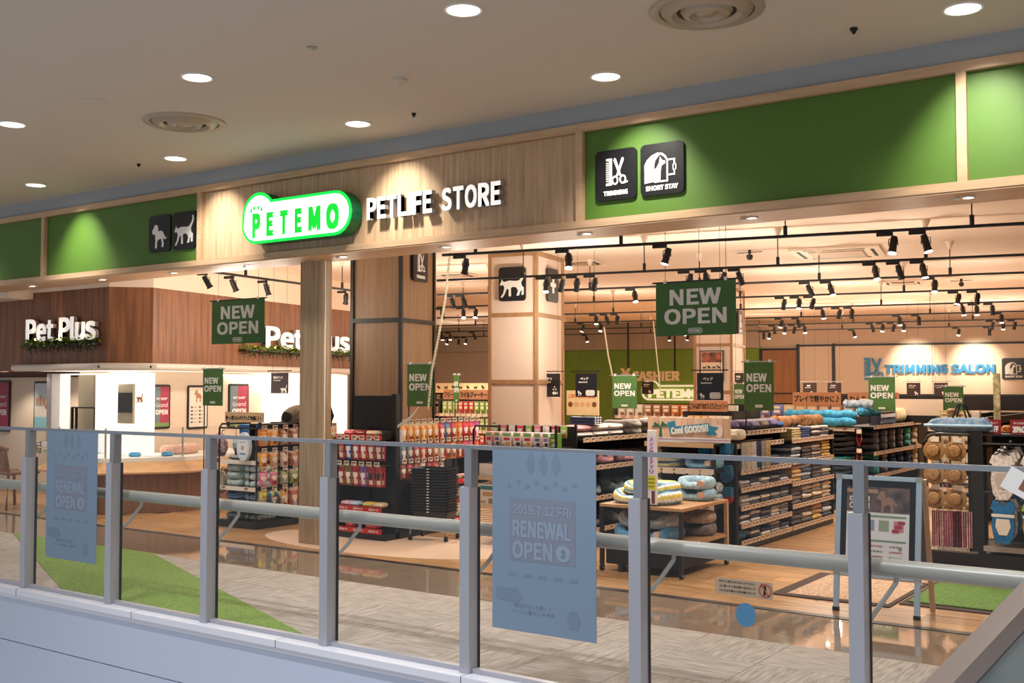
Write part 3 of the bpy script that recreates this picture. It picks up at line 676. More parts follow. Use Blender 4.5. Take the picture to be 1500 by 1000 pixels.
# posters on the glass
M_pback = mat('blue_grey_poster_back', '#8094aa', .8); M_pf = mat('faded_print_brown', '#82899a', .8); M_pf2 = mat('faded_print_light', '#8f9fb4', .8); M_pf3 = mat('faded_print_grey', '#768a9e', .8)
def glass_poster(label, x0, x1, z0, z1):
    t = thing('glass_poster', label, 'poster', ((x0+x1)/2, 4.482, (z0+z1)/2)); w_, h = x1-x0, z1-z0; k = w_/.61
    obj('poster_sheet', B(-w_/2, w_/2, -.004, 0, -h/2, h/2), M_pback, t)
    obj('title_block', B(-.2*k, .19*k, -.005, -.004, -.10*k, .21*k), M_pf, t)
    text(t, '2019.7.12 FRI', -.005*k, .155*k, .045*k, M_pf2, .34*k, -.005, .001, .008)
    text(t, 'RENEWAL', -.005*k, .06*k, .075*k, M_pf2, .34*k, -.005, .001, .015); text(t, 'OPEN', -.06*k, -.045*k, .08*k, M_pf2, .23*k, -.005, .001, .015)
    obj('round_badge', prism([(.12*k+.042*k*math.cos(a), -.045*k+.042*k*math.sin(a)) for a in [2*PI*j/16 for j in range(16)]], -.006, -.005), M_pf2, t); text(t, '3', .12*k, -.045*k, .035*k, M_pf, .02*k, -.006, .001, .02)
    for i in range(3):
        x = (-.07+.075*i)*k; obj('leaf_print', prism([(x, .33*k), (x+.022*k, .36*k), (x+.024*k, .40*k), (x, .445*k), (x-.024*k, .40*k), (x-.022*k, .36*k)], -.005, -.004), M_pf3, t)
    for i in range(8):
        x = (-.2+.055*i)*k; z = (.27 + .02*(i % 2))*k; obj('small_print', prism(rrect(.024*k, .024*k, .008*k, 2, x, z), -.005, -.004), M_pf3, t)
    for i in range(5):
        x = (-.18+.09*i)*k; obj('small_print', prism(rrect(.05*k, .018*k, .006*k, 2, x, -.17*k), -.005, -.004), M_pf3, t)
    obj('basket_print', prism([(-.28*k, -.24*k), (-.15*k, -.24*k), (-.12*k, -.28*k), (-.15*k, -.31*k), (-.28*k, -.30*k)], -.005, -.004), M_pf3, t)
    obj('hexagon_print', prism([(.18*k+.04*k*math.cos(a), -.36*k+.05*k*math.sin(a)) for a in [2*PI*j/6 for j in range(6)]], -.005, -.004), M_pf3, t)
    text(t, '毎日がもっと楽しく', -.06*k, -.32*k, .02*k, M_pf3, .22*k, -.004, .001, .0); text(t, 'ペットと暮らしのお店', -.06*k, -.35*k, .02*k, M_pf3, .26*k, -.004, .001, .0)
glass_poster('large blue-grey poster back on the glass reading RENEWAL OPEN', -3.265, -2.65, .27, 1.175)
glass_poster('smaller-looking blue-grey poster back on the glass at the left', -7.28, -6.665, .265, 1.175)
t = thing('warning_sticker', 'tan warning sticker with red no-leaning symbol on the glass', 'sticker', (-1.905, 4.49, .61))
obj('sticker_sheet', prism(rrect(.27, .072, .006), -.002, 0), mat('tan_sticker', '#b49a80', .6), t)
bm = bmesh.new(); ring(bm, .1, 0, .03, .024, -.004, -.002, 20); obj('red_ring', bm, mat('dull_red_print', '#b05a40', .6), t)
obj('slash', prism([(.079, .024), (.083, .027), (.121, -.024), (.117, -.027)], -.004, -.002), mat('dull_red_print', '#b05a40'), t); obj('figure', prism([(.094, .02), (.104, .02), (.106, 0), (.1, -.022), (.092, -.02)], -.003, -.002), M_blackm, t)
for i, s in enumerate(('手すりに寄りかからないでください', '上に登ったり身を乗り出さないで', '小さなお子様から目を離さないで')):
    text(t, s, -.03, .022-.02*i, .011, M_blackm, .17, -.002, .001)
t = thing('round_sticker', 'round blue sticker stuck on the railing glass', 'sticker', (-1.895, 4.49, .495))
obj('sticker_disc', prism([(.047*math.cos(a), .052*math.sin(a)) for a in [2*PI*j/28 for j in range(28)]], -.002, 0), mat('blue_sticker', '#4f83a8', .6), t)
t = thing('flyer', 'tilted white flyer with a photo taped to the right glass pane', 'flyer', (-.775, 4.485, 1.125))
f_ = obj('paper', B(-.06, .06, -.002, 0, -.045, .045), M_white, t); f_.rotation_euler = (0, .5, 0)
g_ = obj('photo_print', B(0, .05, -.003, -.002, -.02, .03), mat('brown_photo', '#8a5a48'), t); g_.rotation_euler = (0, .5, 0)

# escalator balustrade cutting the lower right corner
p0, p1 = at(1352, 1035, 3.0), at(1560, 815, 3.75)
t = thing('escalator_balustrade', 'dark escalator handrail with smoky glass side at the lower right', 'escalator', p0)
d = p1-p0; dh = Vector((d.x, d.y, 0)).normalized(); sd = Vector((0, 0, 1))
def strip(nm, a, b2, ta, th, m):
    bm = bmesh.new(); n_ = Vector((-dh.y, dh.x, 0))*th; q = []
    for p in (Vector((0, 0, 0)), d):
        for zo in (a, b2):
            for s in (-1, 1): q.append(bm.verts.new(p + sd*zo + n_*s))
    for f in ((0, 1, 3, 2), (4, 6, 7, 5), (0, 4, 5, 1), (2, 3, 7, 6), (0, 2, 6, 4), (1, 5, 7, 3)): bm.faces.new([q[i] for i in f])
    return obj(nm, bm, m, t)
strip('rubber_handrail', -.045, .02, 0, .035, mat('brown_rubber_handrail', '#6f625b', .25, spec=.8))
strip('dark_channel', -.075, -.045, 0, .015, mat('dark_grey_channel', '#2f3237', .4))
strip('side_panel', -1.2, -.075, 0, .008, mat('smoky_glass_side', '#6c7876', .12, spec=.8))

# ================================================================== GOODS
MC = {}
def cm(hexc, kind='print'):
    k = hexc + kind
    if k not in MC:
        if kind == 'print': MC[k] = mat('printed_film_' + hexc.strip('#'), hexc, .35)
        elif kind == 'cloth': MC[k] = mat('woven_fabric_' + hexc.strip('#'), hexc, .95, noise_s=45, amt=.16)
        elif kind == 'plush': MC[k] = mat('plush_fabric_' + hexc.strip('#'), hexc, 1, noise_s=22, amt=.2, bump=.5)
        elif kind == 'speckle': MC[k] = mat('patterned_fabric_' + hexc.strip('#'), hexc, .95, noise_s=28, hex2='#8f9aa0', amt=.1)
    return MC[k]
CACHE = {}
def cached(key, fn):
    if key not in CACHE: CACHE[key] = fn()
    return CACHE[key]
def pouch_mesh(w_, h, body, top, lab, pic, th=.03):
    """filled pouch hanging from its top edge: sealed flat header, bulging body, printed label and picture; slots 0 body 1 header 2 label 3 picture"""
    def f():
        bm = bmesh.new(); nx, nz = 6, 9; grid = {}
        for s in (-1, 1):
            for i in range(nx+1):
                for j in range(nz+1):
                    x = -w_/2+w_*i/nx; z = -h*j/nz; e = math.sin(PI*i/nx)**.6 * math.sin(PI*min(1, max(0, (j-1)/(nz-1))))**.5 if j > 1 else 0
                    if s == 1 and (i in (0, nx) or j in (0, nz)): grid[s, i, j] = grid[-1, i, j]; continue
                    grid[s, i, j] = bm.verts.new((x, s*(.0015 + th/2*e), z))
            for i in range(nx):
                for j in range(nz):
                    q = [grid[s, i, j], grid[s, i+1, j], grid[s, i+1, j+1], grid[s, i, j+1]]
                    try: fc_ = bm.faces.new(q)
                    except ValueError: continue
                    mi = 0
                    if j == 0: mi = 1
                    elif j in (3, 4) and 1 <= i < nx-1: mi = 2
                    elif j in (6, 7) and 2 <= i < nx-1: mi = 3
                    elif j == 5 and i in (2, 3): mi = 2
                    fc_.material_index = mi
        return mesh_of(bm, 'pouch', [cm(body), cm(top), cm(lab), cm(pic)], True)
    return cached(('pouch', w_, h, body, top, lab, pic, th), f)
def carton_mesh(w_, d, h, body, top, lab, pic):
    def f():
        bm = B(-w_/2, w_/2, -d/2, d/2, 0, h, bev=.002); e = .0012
        for (a, b2, c, g, mi) in ((-.38, .38, .72, .9, 1), (-.3, .34, .42, .62, 2), (-.1, .4, .08, .32, 3), (-.4, -.2, .1, .2, 2)):
            box(bm, a*w_, b2*w_, -d/2-e, -d/2+.001, c*h, g*h, mi=mi)
        return mesh_of(bm, 'carton', [cm(body), cm(top), cm(lab), cm(pic)])
    return cached(('carton', w_, d, h, body, top, lab, pic), f)
def folded_mesh(w_, d, h, c1, c2=None, kind='cloth', wave=.0, seed=0):
    """a folded cloth: rounded folds on the +Y... front, layered edge, slight sag; stripes when c2 is given"""
    def f():
        bm = bmesh.new(); n = 7; prof = []
        for k in range(13):
            a = -PI/2 + PI*k/12; prof.append((-d/2+h/2 - h/2*math.cos(a), h/2+h/2*math.sin(a)))
        prof += [(d/2, h*.98), (d/2, h*.66), (d/2-.006, h*.62), (d/2, h*.58), (d/2, h*.3), (d/2-.006, h*.27), (d/2, .0)]
        rnd = random.Random(seed); ph = rnd.random()*6; rows_ = []
        for i in range(n+1):
            x = -w_/2 + w_*i/n; zz_ = wave*math.sin(ph + 5*i/n); ed = .88 if i in (0, n) else 1
            rows_.append([bm.verts.new((x, y*(.98 if i in (0, n) else 1), (z-h/2)*ed+h/2+zz_*(z/h))) for y, z in prof])
        m_ = len(prof)
        for i in range(n):
            for k in range(m_):
                fc_ = bm.faces.new((rows_[i][k], rows_[i][(k+1) % m_], rows_[i+1][(k+1) % m_], rows_[i+1][k]))
                if c2: fc_.material_index = i % 2
        bm.faces.new(rows_[0]); bm.faces.new(rows_[-1][::-1])
        return mesh_of(bm, 'folded_cloth', [cm(c1, kind), cm(c2 or c1, kind)], True)
    return cached(('fold', w_, d, h, c1, c2, kind, wave, seed), f)
def bolster_mesh(w_, d, h, cols, kind='cloth', dip=.5, n=44):
    """bolster of a pet bed: a stuffed ring round a rounded rectangle, lowered at the front (-Y)"""
    def f():
        bm = bmesh.new(); base = rrect(w_-h*.8, d-h*.8, min(w_, d)*.28, 6); N = len(base); rings = []
        m_ = 12
        for k in range(N):
            x, y = base[k]; a = Vector((base[(k+1) % N][0]-base[k-1][0], base[(k+1) % N][1]-base[k-1][1], 0)).normalized(); nrm = Vector((a.y, -a.x, 0))
            front = max(0, -y/(d/2-h*.4)) ; front = front**3 * max(0, 1-(abs(x)/(w_*.42))**2)
            hh = h*(1-dip*front); puff = 1+.05*math.sin(k*2.2)
            rings.append([bm.verts.new(Vector((x, y, hh/2)) + nrm*(h*.40*puff*math.cos(2*PI*q/m_)) + Vector((0, 0, hh/2*math.sin(2*PI*q/m_)))) for q in range(m_)])
        for k in range(N):
            for q in range(m_):
                fc_ = bm.faces.new((rings[k][q], rings[(k+1) % N][q], rings[(k+1) % N][(q+1) % m_], rings[k][(q+1) % m_]))
                if len(cols) > 1:
                    fc_.material_index = (q + (k//3 if cols[-1] == 'chk' else 0)) % (len(cols)-(cols[-1] == 'chk'))
        cs = [c for c in cols if c != 'chk']
        return mesh_of(bm, 'bolster', [cm(c, kind) for c in cs], True)
    return cached(('bol', w_, d, h, tuple(cols), kind, dip), f)
def cushion_mesh(w_, d, h, c, kind='cloth', tuft=0):
    def f():
        bm = bmesh.new(); n = 12; g = {}
        for s in (-1, 1):
            for i in range(n+1):
                for j in range(n+1):
                    if s == 1 and (i in (0, n) or j in (0, n)): g[s, i, j] = g[-1, i, j]; continue
                    u = 2*i/n-1; v = 2*j/n-1; e = ((1-u**4)*(1-v**4))**.5
                    k = 1-.08*(abs(u)**3*abs(v)**3)*3
                    hh = h/2*e*(1-.35*tuft*math.exp(-((u*u+v*v)*12)))
                    g[s, i, j] = bm.verts.new((u*w_/2*k, v*d/2*k, h/2 + s*hh))
            for i in range(n):
                for j in range(n):
                    try: bm.faces.new((g[s, i, j], g[s, i+1, j], g[s, i+1, j+1], g[s, i, j+1]))
                    except ValueError: pass
        return mesh_of(bm, 'cushion', cm(c, kind), True)
    return cached(('cus', w_, d, h, c, kind, tuft), f)
def roll_mesh(L, r, c, kind='plush'):
    def f():
        bm = bmesh.new(); n = 14; pts = [(-L/2+L*i/n, .012*math.sin(i*.9), r+.008*math.sin(i*1.7)) for i in range(n+1)]
        rr = [r*.45]+[r*(.93+.07*math.sin(i*2.1)) for i in range(1, n)]+[r*.45]
        tube(bm, pts, rr, 14); return mesh_of(bm, 'roll', cm(c, kind), True)
    return cached(('roll', L, r, c, kind), f)
def put(nm, me, loc, rotz, label, cat, group=None, rot=None):
    o = link(nm, me, None, loc, rotz, rot); return tag(o, label, cat, group)
def pet_bed(loc, rotz, w_, d, h, cols, label, kind='cloth', cush=None, dip=.5, group=None, patch=None):
    t = thing('pet_bed', label, 'pet bed', loc, rotz, group)
    link('bolster', bolster_mesh(w_, d, h, cols, kind, dip), t)
    link('inner_cushion', cushion_mesh(w_-h*1.0, d-h*1.0, h*.45, cush or cols[0], kind), t, (0, 0, .004))
    if patch: obj('sewn_patch', prism(rrect(.05, .045, .008, 3, w_*.3, h*.52), -d/2-.004, -d/2+.03), cm(patch), t)
    return t
PRICE_ME = None
def price_me():
    return cached('price', lambda: mesh_of(B(-.034, .034, -.003, 0, -.022, .022, bev=.0), 'price_tag', M_price))
def price_me2():
    def f():
        bm = B(-.034, .034, -.003, 0, -.022, .022); box(bm, -.026, .026, -.004, -.003, -.004, .014, mi=1); box(bm, -.026, .0, -.004, -.003, -.016, -.010, mi=1)
        return mesh_of(bm, 'price_tag', [M_price, cm('#7c5a4a')])
    return cached('price2', f)
def shelf_part(par, x0, x1, y0, y1, z, front, tags=True, edge=M_shelfedge, skip=0, th=.022, step=.1):
    """front: '-y' or '+x' - which side carries the edge strip and price cards"""
    s = obj('shelf', B(x0, x1, y0, y1, z-th, z), M_black, par)
    if front == '-y':
        obj('shelf_edge', B(x0, x1, y0-.006, y0, z-.032, z+.012), edge, s)
        if tags:
            k = x0+.06
            while k < x1-.04: link('price_tag', price_me2(), s, (k, y0-.006, z-.008)); k += step*random.uniform(.85, 1.3)
    else:
        obj('shelf_edge', B(x1, x1+.006, y0, y1, z-.032, z+.012), edge, s)
        if tags:
            k = y0+.06
            while k < y1-.04: link('price_tag', price_me2(), s, (x1+.006, k, z-.008), PI/2); k += step*random.uniform(.85, 1.3)
    return s

# ---------------------------------------------------------------- gondola of folded textiles (right centre)
XF = -3.90
g1 = thing('shelving_unit', 'long black shelving unit stacked with folded textiles facing the right aisle', 'shelving', (0, 0, 0))
obj('plinth', B(-4.86, XF-.02, 9.14, 11.72, .0, .07), M_black, g1)
obj('centre_panel', B(-4.40, -4.36, 9.16, 11.7, .07, 1.10), M_blackm, g1)
for y in (9.14, 10.42, 11.70): obj('upright_post', B(-4.41, -4.35, y-.02, y+.02, 0, 1.14), M_black, g1)
obj('end_panel', B(-4.36, XF-.02, 9.13, 9.145, .07, .92), M_blackm, g1); obj('far_end_panel', B(-4.36, XF-.01, 11.70, 11.72, .07, 1.02), M_blackm, g1)
ZN = [.09, .24, .40, .565, .725]; ZF = [.09, .30, .525, .74, .955]
for z in ZN: shelf_part(g1, -4.36, XF, 9.15, 10.41, z, '+x')
for z in ZF: shelf_part(g1, -4.36, XF, 10.43, 11.69, z, '+x')
shelf_part(g1, -4.36, XF-.08, 9.15, 10.41, .955, '+x', edge=M_price)
PALN = ['#565a62', '#a39c8c', '#3c3e46', '#837c76', '#d6ccba', '#2f3650', '#b9b4b0']
PALF = ['#544c50', '#b89a68', '#6b6266', '#8b7b6d', '#c8a45e', '#47536b', '#d2c5b0']
rowname = ['bottom', 'second', 'third', 'fourth', 'fifth']
def stack(xc, yc, z, w_, d, n, hh, cols, kind, wave, label, group, rotz=PI/2, striped=None):
    zz_ = z
    for k in range(n):
        c = cols[k % len(cols)]; h = hh*random.uniform(.85, 1.15)
        me = folded_mesh(w_, d, round(hh, 4), c, striped, kind, wave, k % 3)
        put('folded_mat', me, (xc+random.uniform(-.008, .008), yc+random.uniform(-.006, .006), zz_+.001), rotz + random.uniform(-.03, .03), label % (['bottom', 'second', 'third', 'fourth', 'fifth', 'sixth'][k] if k < n-1 else 'top'), 'pet mat', group)
        zz_ += hh*1.02 + .001
# near bay: low dark folded goods
GT = 'folded textiles on the long shelving unit'
for r, z in enumerate(ZN):
    gap = .13
    for c in range(5):
        y = 9.29+.245*c
        if r == 0:
            if c == 0:
                put('rolled_mat', roll_mesh(.2, .042, '#6fb3d0', 'cloth'), (XF-.10, y, z), PI/2, 'pale blue rolled mat at the near end of the bottom shelf', 'pet mat', GT); continue
        n = [3, 3, 2, 2, 3][r] if c % 2 else [2, 4, 3, 2, 2][r]; hh = (gap-.03)/max(n, 3)
        cols = random.sample(PALN, 2) if r != 1 or c > 1 else ['#cfc7bd', '#3b3f4c']
        stack(XF-.125, y, z, .215, .22, n, hh, cols, 'cloth', .003, 'folded mat, %s of its stack, ' + '%s stack on the %s shelf, near bay' % (ordn(c), rowname[r]), GT)
    for c in range(2): pass
for r, z in enumerate(ZF[:4]):
    for c in range(4):
        y = 10.60+.30*c
        n = [3, 4, 4, 5][r]; hh = .165/n*1.0
        cols = {0: ['#3f3a3c', '#b9975f', '#4a4a52'], 1: ['#6c6360', '#8a7a6c'], 2: ['#7a828c', '#c2a064'], 3: ['#8d8a86', '#c9b289']}[r]
        cols = [['#4a4044', '#6d6064'], ['#5f5856', '#d5c8b4'], ['#c79f58', '#b89566'], ['#4b5468', '#c4ccd6']][(c+r) % 4] if r != 1 else [['#5d5253', '#6b5e5c'], ['#6d625f', '#d9cdbb'], ['#857567', '#e3d2b4'], ['#b4a48e', '#d9c6a0']][c]
        stack(XF-.15, y, z, .26, .27, n, hh, cols, 'cloth', .007 if r < 2 else .003, 'folded mat, %s of its stack, ' + '%s stack on the %s shelf, far bay' % (ordn(c), rowname[r]), GT)
for c in range(4):      # top of the far bay: beige, blue and striped covers
    y = 10.62+.29*c; cols = [['#cdb98b'], ['#3f4e80', '#52628f'], ['#e9e3dd', '#3d3b45'], ['#e7dfd3', '#55505a']][c]
    stack(XF-.16, y, ZF[4], .25, .28, 5, .022, cols, 'cloth', .002, 'flat cover, %s of its stack, ' + '%s stack on the top shelf, far bay' % ordn(c), GT)
# top of the near bay: round plush cushions on a tier with price cards, plush rolls further back
for c in range(5):
    y = 9.28+.24*c; cc = ['#6a5a86', '#5d4a74', '#85809c', '#8f8276', '#7b76a0'][c]
    put('round_cushion', cushion_mesh(.27, .26, .10, cc, 'plush', 1), (XF-.22, y, 1.075), 0, '%s plush cushion on the unit top, %s from the near end' % (['purple', 'dark violet', 'lilac grey', 'brown grey', 'soft lilac'][c], ordn(c)), 'cushion', 'plush cushions on the textile unit')
tier = thing('display_tier', 'wooden tier with price cards under the plush cushions', 'shelf', (0, 0, 0))
shelf_part(tier, -4.36, XF-.05, 9.15, 10.41, 1.072, '+x', edge=M_price, step=.09)
for y in (9.17, 10.39): obj('tier_support', B(-4.34, -4.0, y-.01, y+.01, .956, 1.05), M_black, tier)
for k, (y, L, c, lab) in enumerate(((10.78, .62, '#c08a62', 'light brown plush roll on top of the textile unit'), (11.40, .56, '#a97a52', 'dark tan plush roll at the far end of the textile unit'))):
    put('plush_roll', roll_mesh(L, .06, c), (XF-.16 if k else XF-.2, y, 1.07 if k else 1.07), PI/2, lab, 'plush roll')
put('plush_mat', cushion_mesh(.3, .42, .07, '#2f5fa8', 'plush'), (XF-.26, 10.43, 1.074), 0, 'dark blue plush mat lying behind the purple cushions', 'cushion')
for y in (10.5, 11.1, 11.67):
    pass
top2 = thing('display_tier', 'black wire tier above the folded covers of the far bay', 'shelf', (0, 0, 0))
obj('tier_board', B(-4.36, XF-.06, 10.43, 11.69, 1.06, 1.068), M_black, top2)
for y in (10.45, 11.68): obj('tier_support', B(-4.34, -4.3, y-.01, y+.01, .956, 1.06), M_black, top2)

# hanging towels and blue gloves at the near right corner of the unit
bar = thing('hanging_rack', 'black hook bars at the near corner of the textile unit', 'rack', (0, 0, 0))
obj('hook_bar', B(XF-.0, XF+.01, 9.02, 9.9, .99, 1.0), M_black, bar); obj('bar_bracket', B(XF-.4, XF+.01, 9.13, 9.14, .985, 1.0), M_black, bar)
for z in (.99, .80, .60): obj('hook_bar', B(XF-.32, XF+.01, 9.06, 9.075, z-.005, z+.005), M_black, bar)
obj('bar_post', B(XF-.01, XF+.01, 9.03, 9.05, .0, 1.0), M_black, bar)
def towel_mesh(w_, h, c, c2=None):
    def f():
        bm = bmesh.new(); n, mz = 10, 8; g = {}
        for s in (0, 1):
            for i in range(n+1):
                for j in range(mz+1):
                    x = -w_/2+w_*i/n; g[s, i, j] = bm.verts.new((x, .008*math.sin(i*1.9)*(.3+j/mz) + s*.008, -h*j/mz))
        for s in (0, 1):
            for i in range(n):
                for j in range(mz): bm.faces.new((g[s, i, j], g[s, i+1, j], g[s, i+1, j+1], g[s, i, j+1])).material_index = i % 2 if c2 else 0
        for i in range(n):
            for j in (0, mz): bm.faces.new((g[0, i, j], g[0, i+1, j], g[1, i+1, j], g[1, i, j]))
        for j in range(mz):
            for i in (0, n): bm.faces.new((g[0, i, j], g[0, i, j+1], g[1, i, j+1], g[1, i, j]))
        return mesh_of(bm, 'towel', [cm(c, 'cloth'), cm(c2 or c, 'cloth')], True)
    return cached(('tow', w_, h, c, c2), f)
for k in range(6):
    c = ['#b9b7b4', '#cfc6b0', '#dcdcdc', '#3c4c72', '#a9adb6', '#c9b98a'][k]
    put('hanging_towel', towel_mesh(.11, .27, c), (XF+.006, 9.22+.115*k, .985), PI/2, 'hanging %s towel, %s from the blue gloves' % (['grey', 'beige', 'white', 'navy', 'silver', 'sand'][k], ordn(k)), 'towel', 'towels hung on the textile unit')
def glove_mesh(top, bot):
    def f():
        bm = bmesh.new()
        for (z0, z1, mi) in ((-.085, 0, 0), (-.16, -.085, 1)):
            n = 8; pr = []
            for k in range(n+1):
                a = PI*k/n
            poly = [(-.05, z1), (.05, z1), (.055, z0), (-.055, z0)] if mi == 0 else [(-.055, z1), (.055, z1)] + [(.055*math.cos(a), z1-.07*math.sin(a)) for a in [PI*k/8 for k in range(1, 8)]]
            prism(poly, -.010, .010, bm, mi)
        return mesh_of(bm, 'glove', [cm(top, 'cloth'), cm(bot, 'cloth')])
    return cached(('glove', top, bot), f)
for r, z in enumerate((.985, .79, .595)):
    for k in range(6):
        me = glove_mesh('#2d6f94', '#b3242a' if r == 2 else '#23567c')
        put('grooming_mitt', me, (XF-.28+.11*(k//3)*1.9, 8.985+.022*(k % 3), z), 0, 'blue hanging mitt%s, %s row, %s pack from the left' % (' with red cuff' if r == 2 else '', ['top', 'middle', 'lowest'][r], ordn(k)), 'mitt', 'blue mitts at the shelf corner')

# ---------------------------------------------------------------- end display: cool goods shelf with beds
g2 = thing('end_display', 'white-fronted end shelf with pet beds below the seaside banner', 'shelving', (0, 0, 0))
ex0, ex1, ey0, ey1 = -4.66, -3.98, 8.75, 9.11
obj('plinth', B(ex0, ex1, ey0, ey1, 0, .08), M_black, g2); obj('back_panel', B(ex0, ex1, ey1-.02, ey1, .08, .98), M_blackm, g2)
for x in (ex0, ex1-.03): obj('side_post', B(x, x+.03, ey0+.02, ey0+.05, 0, .98), M_black, g2)
for k in range(9): obj('side_wire', B(ex0, ex0+.004, ey0+.05+.03*k, ey0+.055+.03*k, .4, .96), M_metal, g2)
M_wsh = mat('pale_shelf_front', '#efe4d8', .6)
for z in (.12, .44, .755): shelf_part(g2, ex0, ex1, ey0, ey1-.02, z, '-y', edge=M_wsh)
shelf_part(g2, ex0, ex1, ey0, ey1-.02, .985, '-y', tags=False, edge=M_shelfedge)
for k in range(5): obj('price_card', B(ex0+.06+.125*k, ex0+.165+.125*k, ey0-.01, ey0-.006, .715, .765), M_price, g2)
def bl(w_=.36, h=.10): return w_
pet_bed((-4.15, 8.92, .757), 0, .34, .30, .115, ['#8cc0de'], 'light blue pet bed on the end shelf under the banner', 'cloth', '#bcd9ea', .55, patch='#e0b89a')
pet_bed((-4.16, 8.92, .642+.0-.2+.001), 0, .34, .30, .10, ['#9cc7df', '#dfe9ee'], 'white and blue pet bed on the lower end shelf', 'cloth', '#dfe9ee', .4, patch='#e0a890')
pet_bed((-4.16, 8.92, .546), 0, .34, .30, .095, ['#dfe3e6', '#b9d0dd', 'chk'], 'white speckled pet bed in the middle of the end display', 'cloth', '#e4e8ea', .4, patch='#e0b89a')
STR = ['#e7d35f', '#f0eee6', '#7fb0cf', '#f0eee6']
for k in range(4):
    me = folded_mesh(.29, .30, .052, STR[k % 3 if k < 3 else 0], '#eef1ee', 'cloth', .006, k)
    put('striped_cushion', bolster_mesh(.28, .27, .055, STR, 'cloth', .25), (-4.50, 8.92, .757+.056*k-.0 if k < 2 else .442+.056*(k-2)), 0, 'yellow and blue striped cushion, %s on the end shelf' % (['lower one of the upper pair', 'upper one of the upper pair', 'lower one of the lower pair', 'upper one of the lower pair'][k]), 'cushion', 'striped cushions')
# banner board
t = thing('header_board', 'wooden seaside banner board reading COOL GOODS on the end shelf', 'sign', (-4.25, 8.80, 1.10))
bw = .80
obj('board', B(-bw/2, bw/2, 0, .02, -.10, .115), mat('pale_board', '#e9c9ae', .6), t)
for k in range(14): obj('board_plank', B(-bw/2+.0572*k, -bw/2+.0572*k+.053, -.004, 0, -.065, .113), mat('pale_pink_plank_%d' % (k % 3), ['#e3bd9f', '#dcb394', '#e8c6ab'][k % 3], .6), t)
for k, c in enumerate(('#f4f0ee', '#d9a8b8', '#f4f0ee')): obj('wave_band', B(-bw/2, bw/2, -.006, 0, -.10+.013*k, -.089+.013*k), cm(c), t)
obj('ribbon', prism([(-.17, -.035), (.18, .0), (.19, -.035), (.29, -.03), (.26, .0), (.30, .035), (.22, .045), (.20, .07), (-.12, .035), (-.13, .085), (-.20, .07)], -.01, -.004), cm('#2c86a8'), t)
cg = text(t, 'Cool GOODS!!', .02, .012, .058, M_white, .36, -.01, .003, .03); cg.rotation_euler = (0, -.10, 0)
bm = bmesh.new()
for a in (20, 60, 100, 140, 175): 
    c_, s_ = math.cos(math.radians(a)), math.sin(math.radians(a)); prism([(-.27, .03), (-.27+.06*c_-.015*s_, .03+.05*s_+.01), (-.27+.09*c_, .03+.035*s_-.005)], -.009, -.004, bm)
prism([(-.275, .03), (-.262, .03), (-.255, -.06), (-.285, -.06)], -.009, -.004, bm); obj('palm_print', bm, cm('#2f6d52'), t)
obj('cloud_print', prism([(.30+.04*math.cos(a), .0+.06*math.sin(a)) for a in [2*PI*j/10 for j in range(10)]], -.008, -.004), cm('#f3dcd0'), t)
put('white_plush', cushion_mesh(.16, .2, .10, '#e8e0cd', 'plush', 1), (-3.93+.0, 9.12, .99+.02), 0, 'cream fluffy cushion tucked right of the seaside banner', 'cushion')
bpy.data.objects[-1] if False else None

# ---------------------------------------------------------------- rolling display table
t = thing('display_table', 'two-tier display table with black frame and casters holding pet beds', 'table', (-4.10, 8.05, 0))
tw, td = .37, .44
M_top = mat('oak_table_top', '#b78a60', .45, noise_s=3, stretch=(1, 9, 9), amt=.08)
obj('table_top', B(-tw, tw, -td, td, .52, .545, bev=.003), M_top, t); obj('lower_shelf', B(-tw+.01, tw-.01, -td+.01, td-.01, .235, .26), M_top, t)
for x in (-1, 1):
    for y in (-1, 1):
        lm = M_woodtrim if (x, y) == (1, 1) else M_black
        l_ = obj('leg', B(x*(tw-.015)-.015, x*(tw-.015)+.015, y*(td-.015)-.015, y*(td-.015)+.015, .055, .52), lm, t)
        wl_ = obj('caster', T([(-.012, 0, .028), (.012, 0, .028)], .026, 16), M_blackm, l_, loc=(x*(tw-.015), y*(td-.015), 0)); 
        obj('caster_hub', T([(-.014, 0, .028), (.014, 0, .028)], .010, 10), M_metal, l_, loc=(x*(tw-.015), y*(td-.015), 0))
obj('drawer_box', B(-tw+.04, tw-.04, -td+.03, td-.03, .06, .20, bev=.01), M_blackm, t)
for x in (-1, 1): obj('box_foot', B(x*.2-.02, x*.2+.02, -td+.04, -td+.10, 0, .06), M_black, t)
pet_bed((-4.17, 7.88, .546), 0, .56, .40, .11, STR, 'large yellow, white and blue striped bed on the display table', 'cloth', '#f0ead2', .55)
pet_bed((-4.15, 7.92, .62), .02, .46, .34, .10, ['#f0dc6a', '#eef0ee', '#7fb0cf'], 'yellow striped bed stacked on the larger striped bed', 'cloth', '#8fb8d0', .5)
pet_bed((-3.94, 8.32, .546), 0, .32, .28, .10, ['#a8cfe4'], 'pale blue pet bed with bears, lower of two on the table', 'cloth', '#d2e4ee', .5, patch='#e0b09a')
pet_bed((-3.94, 8.32, .64), 0, .31, .27, .10, ['#b2d4e6'], 'pale blue pet bed with bears, upper of two on the table', 'cloth', '#d2e4ee', .5, patch='#e0b09a')
pet_bed((-4.14, 7.85, .261), 0, .56, .42, .12, ['#6aa6cc', '#5b9ac4', 'chk'], 'blue pet bed with dark paw prints on the lower table shelf', 'cloth', '#8fbcd4', .6, patch='#e0c0b0')
pet_bed((-4.14, 7.87, .355), 0, .52, .38, .12, ['#8f9aa0', '#c9c2b4', 'chk'], 'grey and beige dotted pet bed over the blue one on the lower shelf', 'speckle', '#b9b4a8', .5)
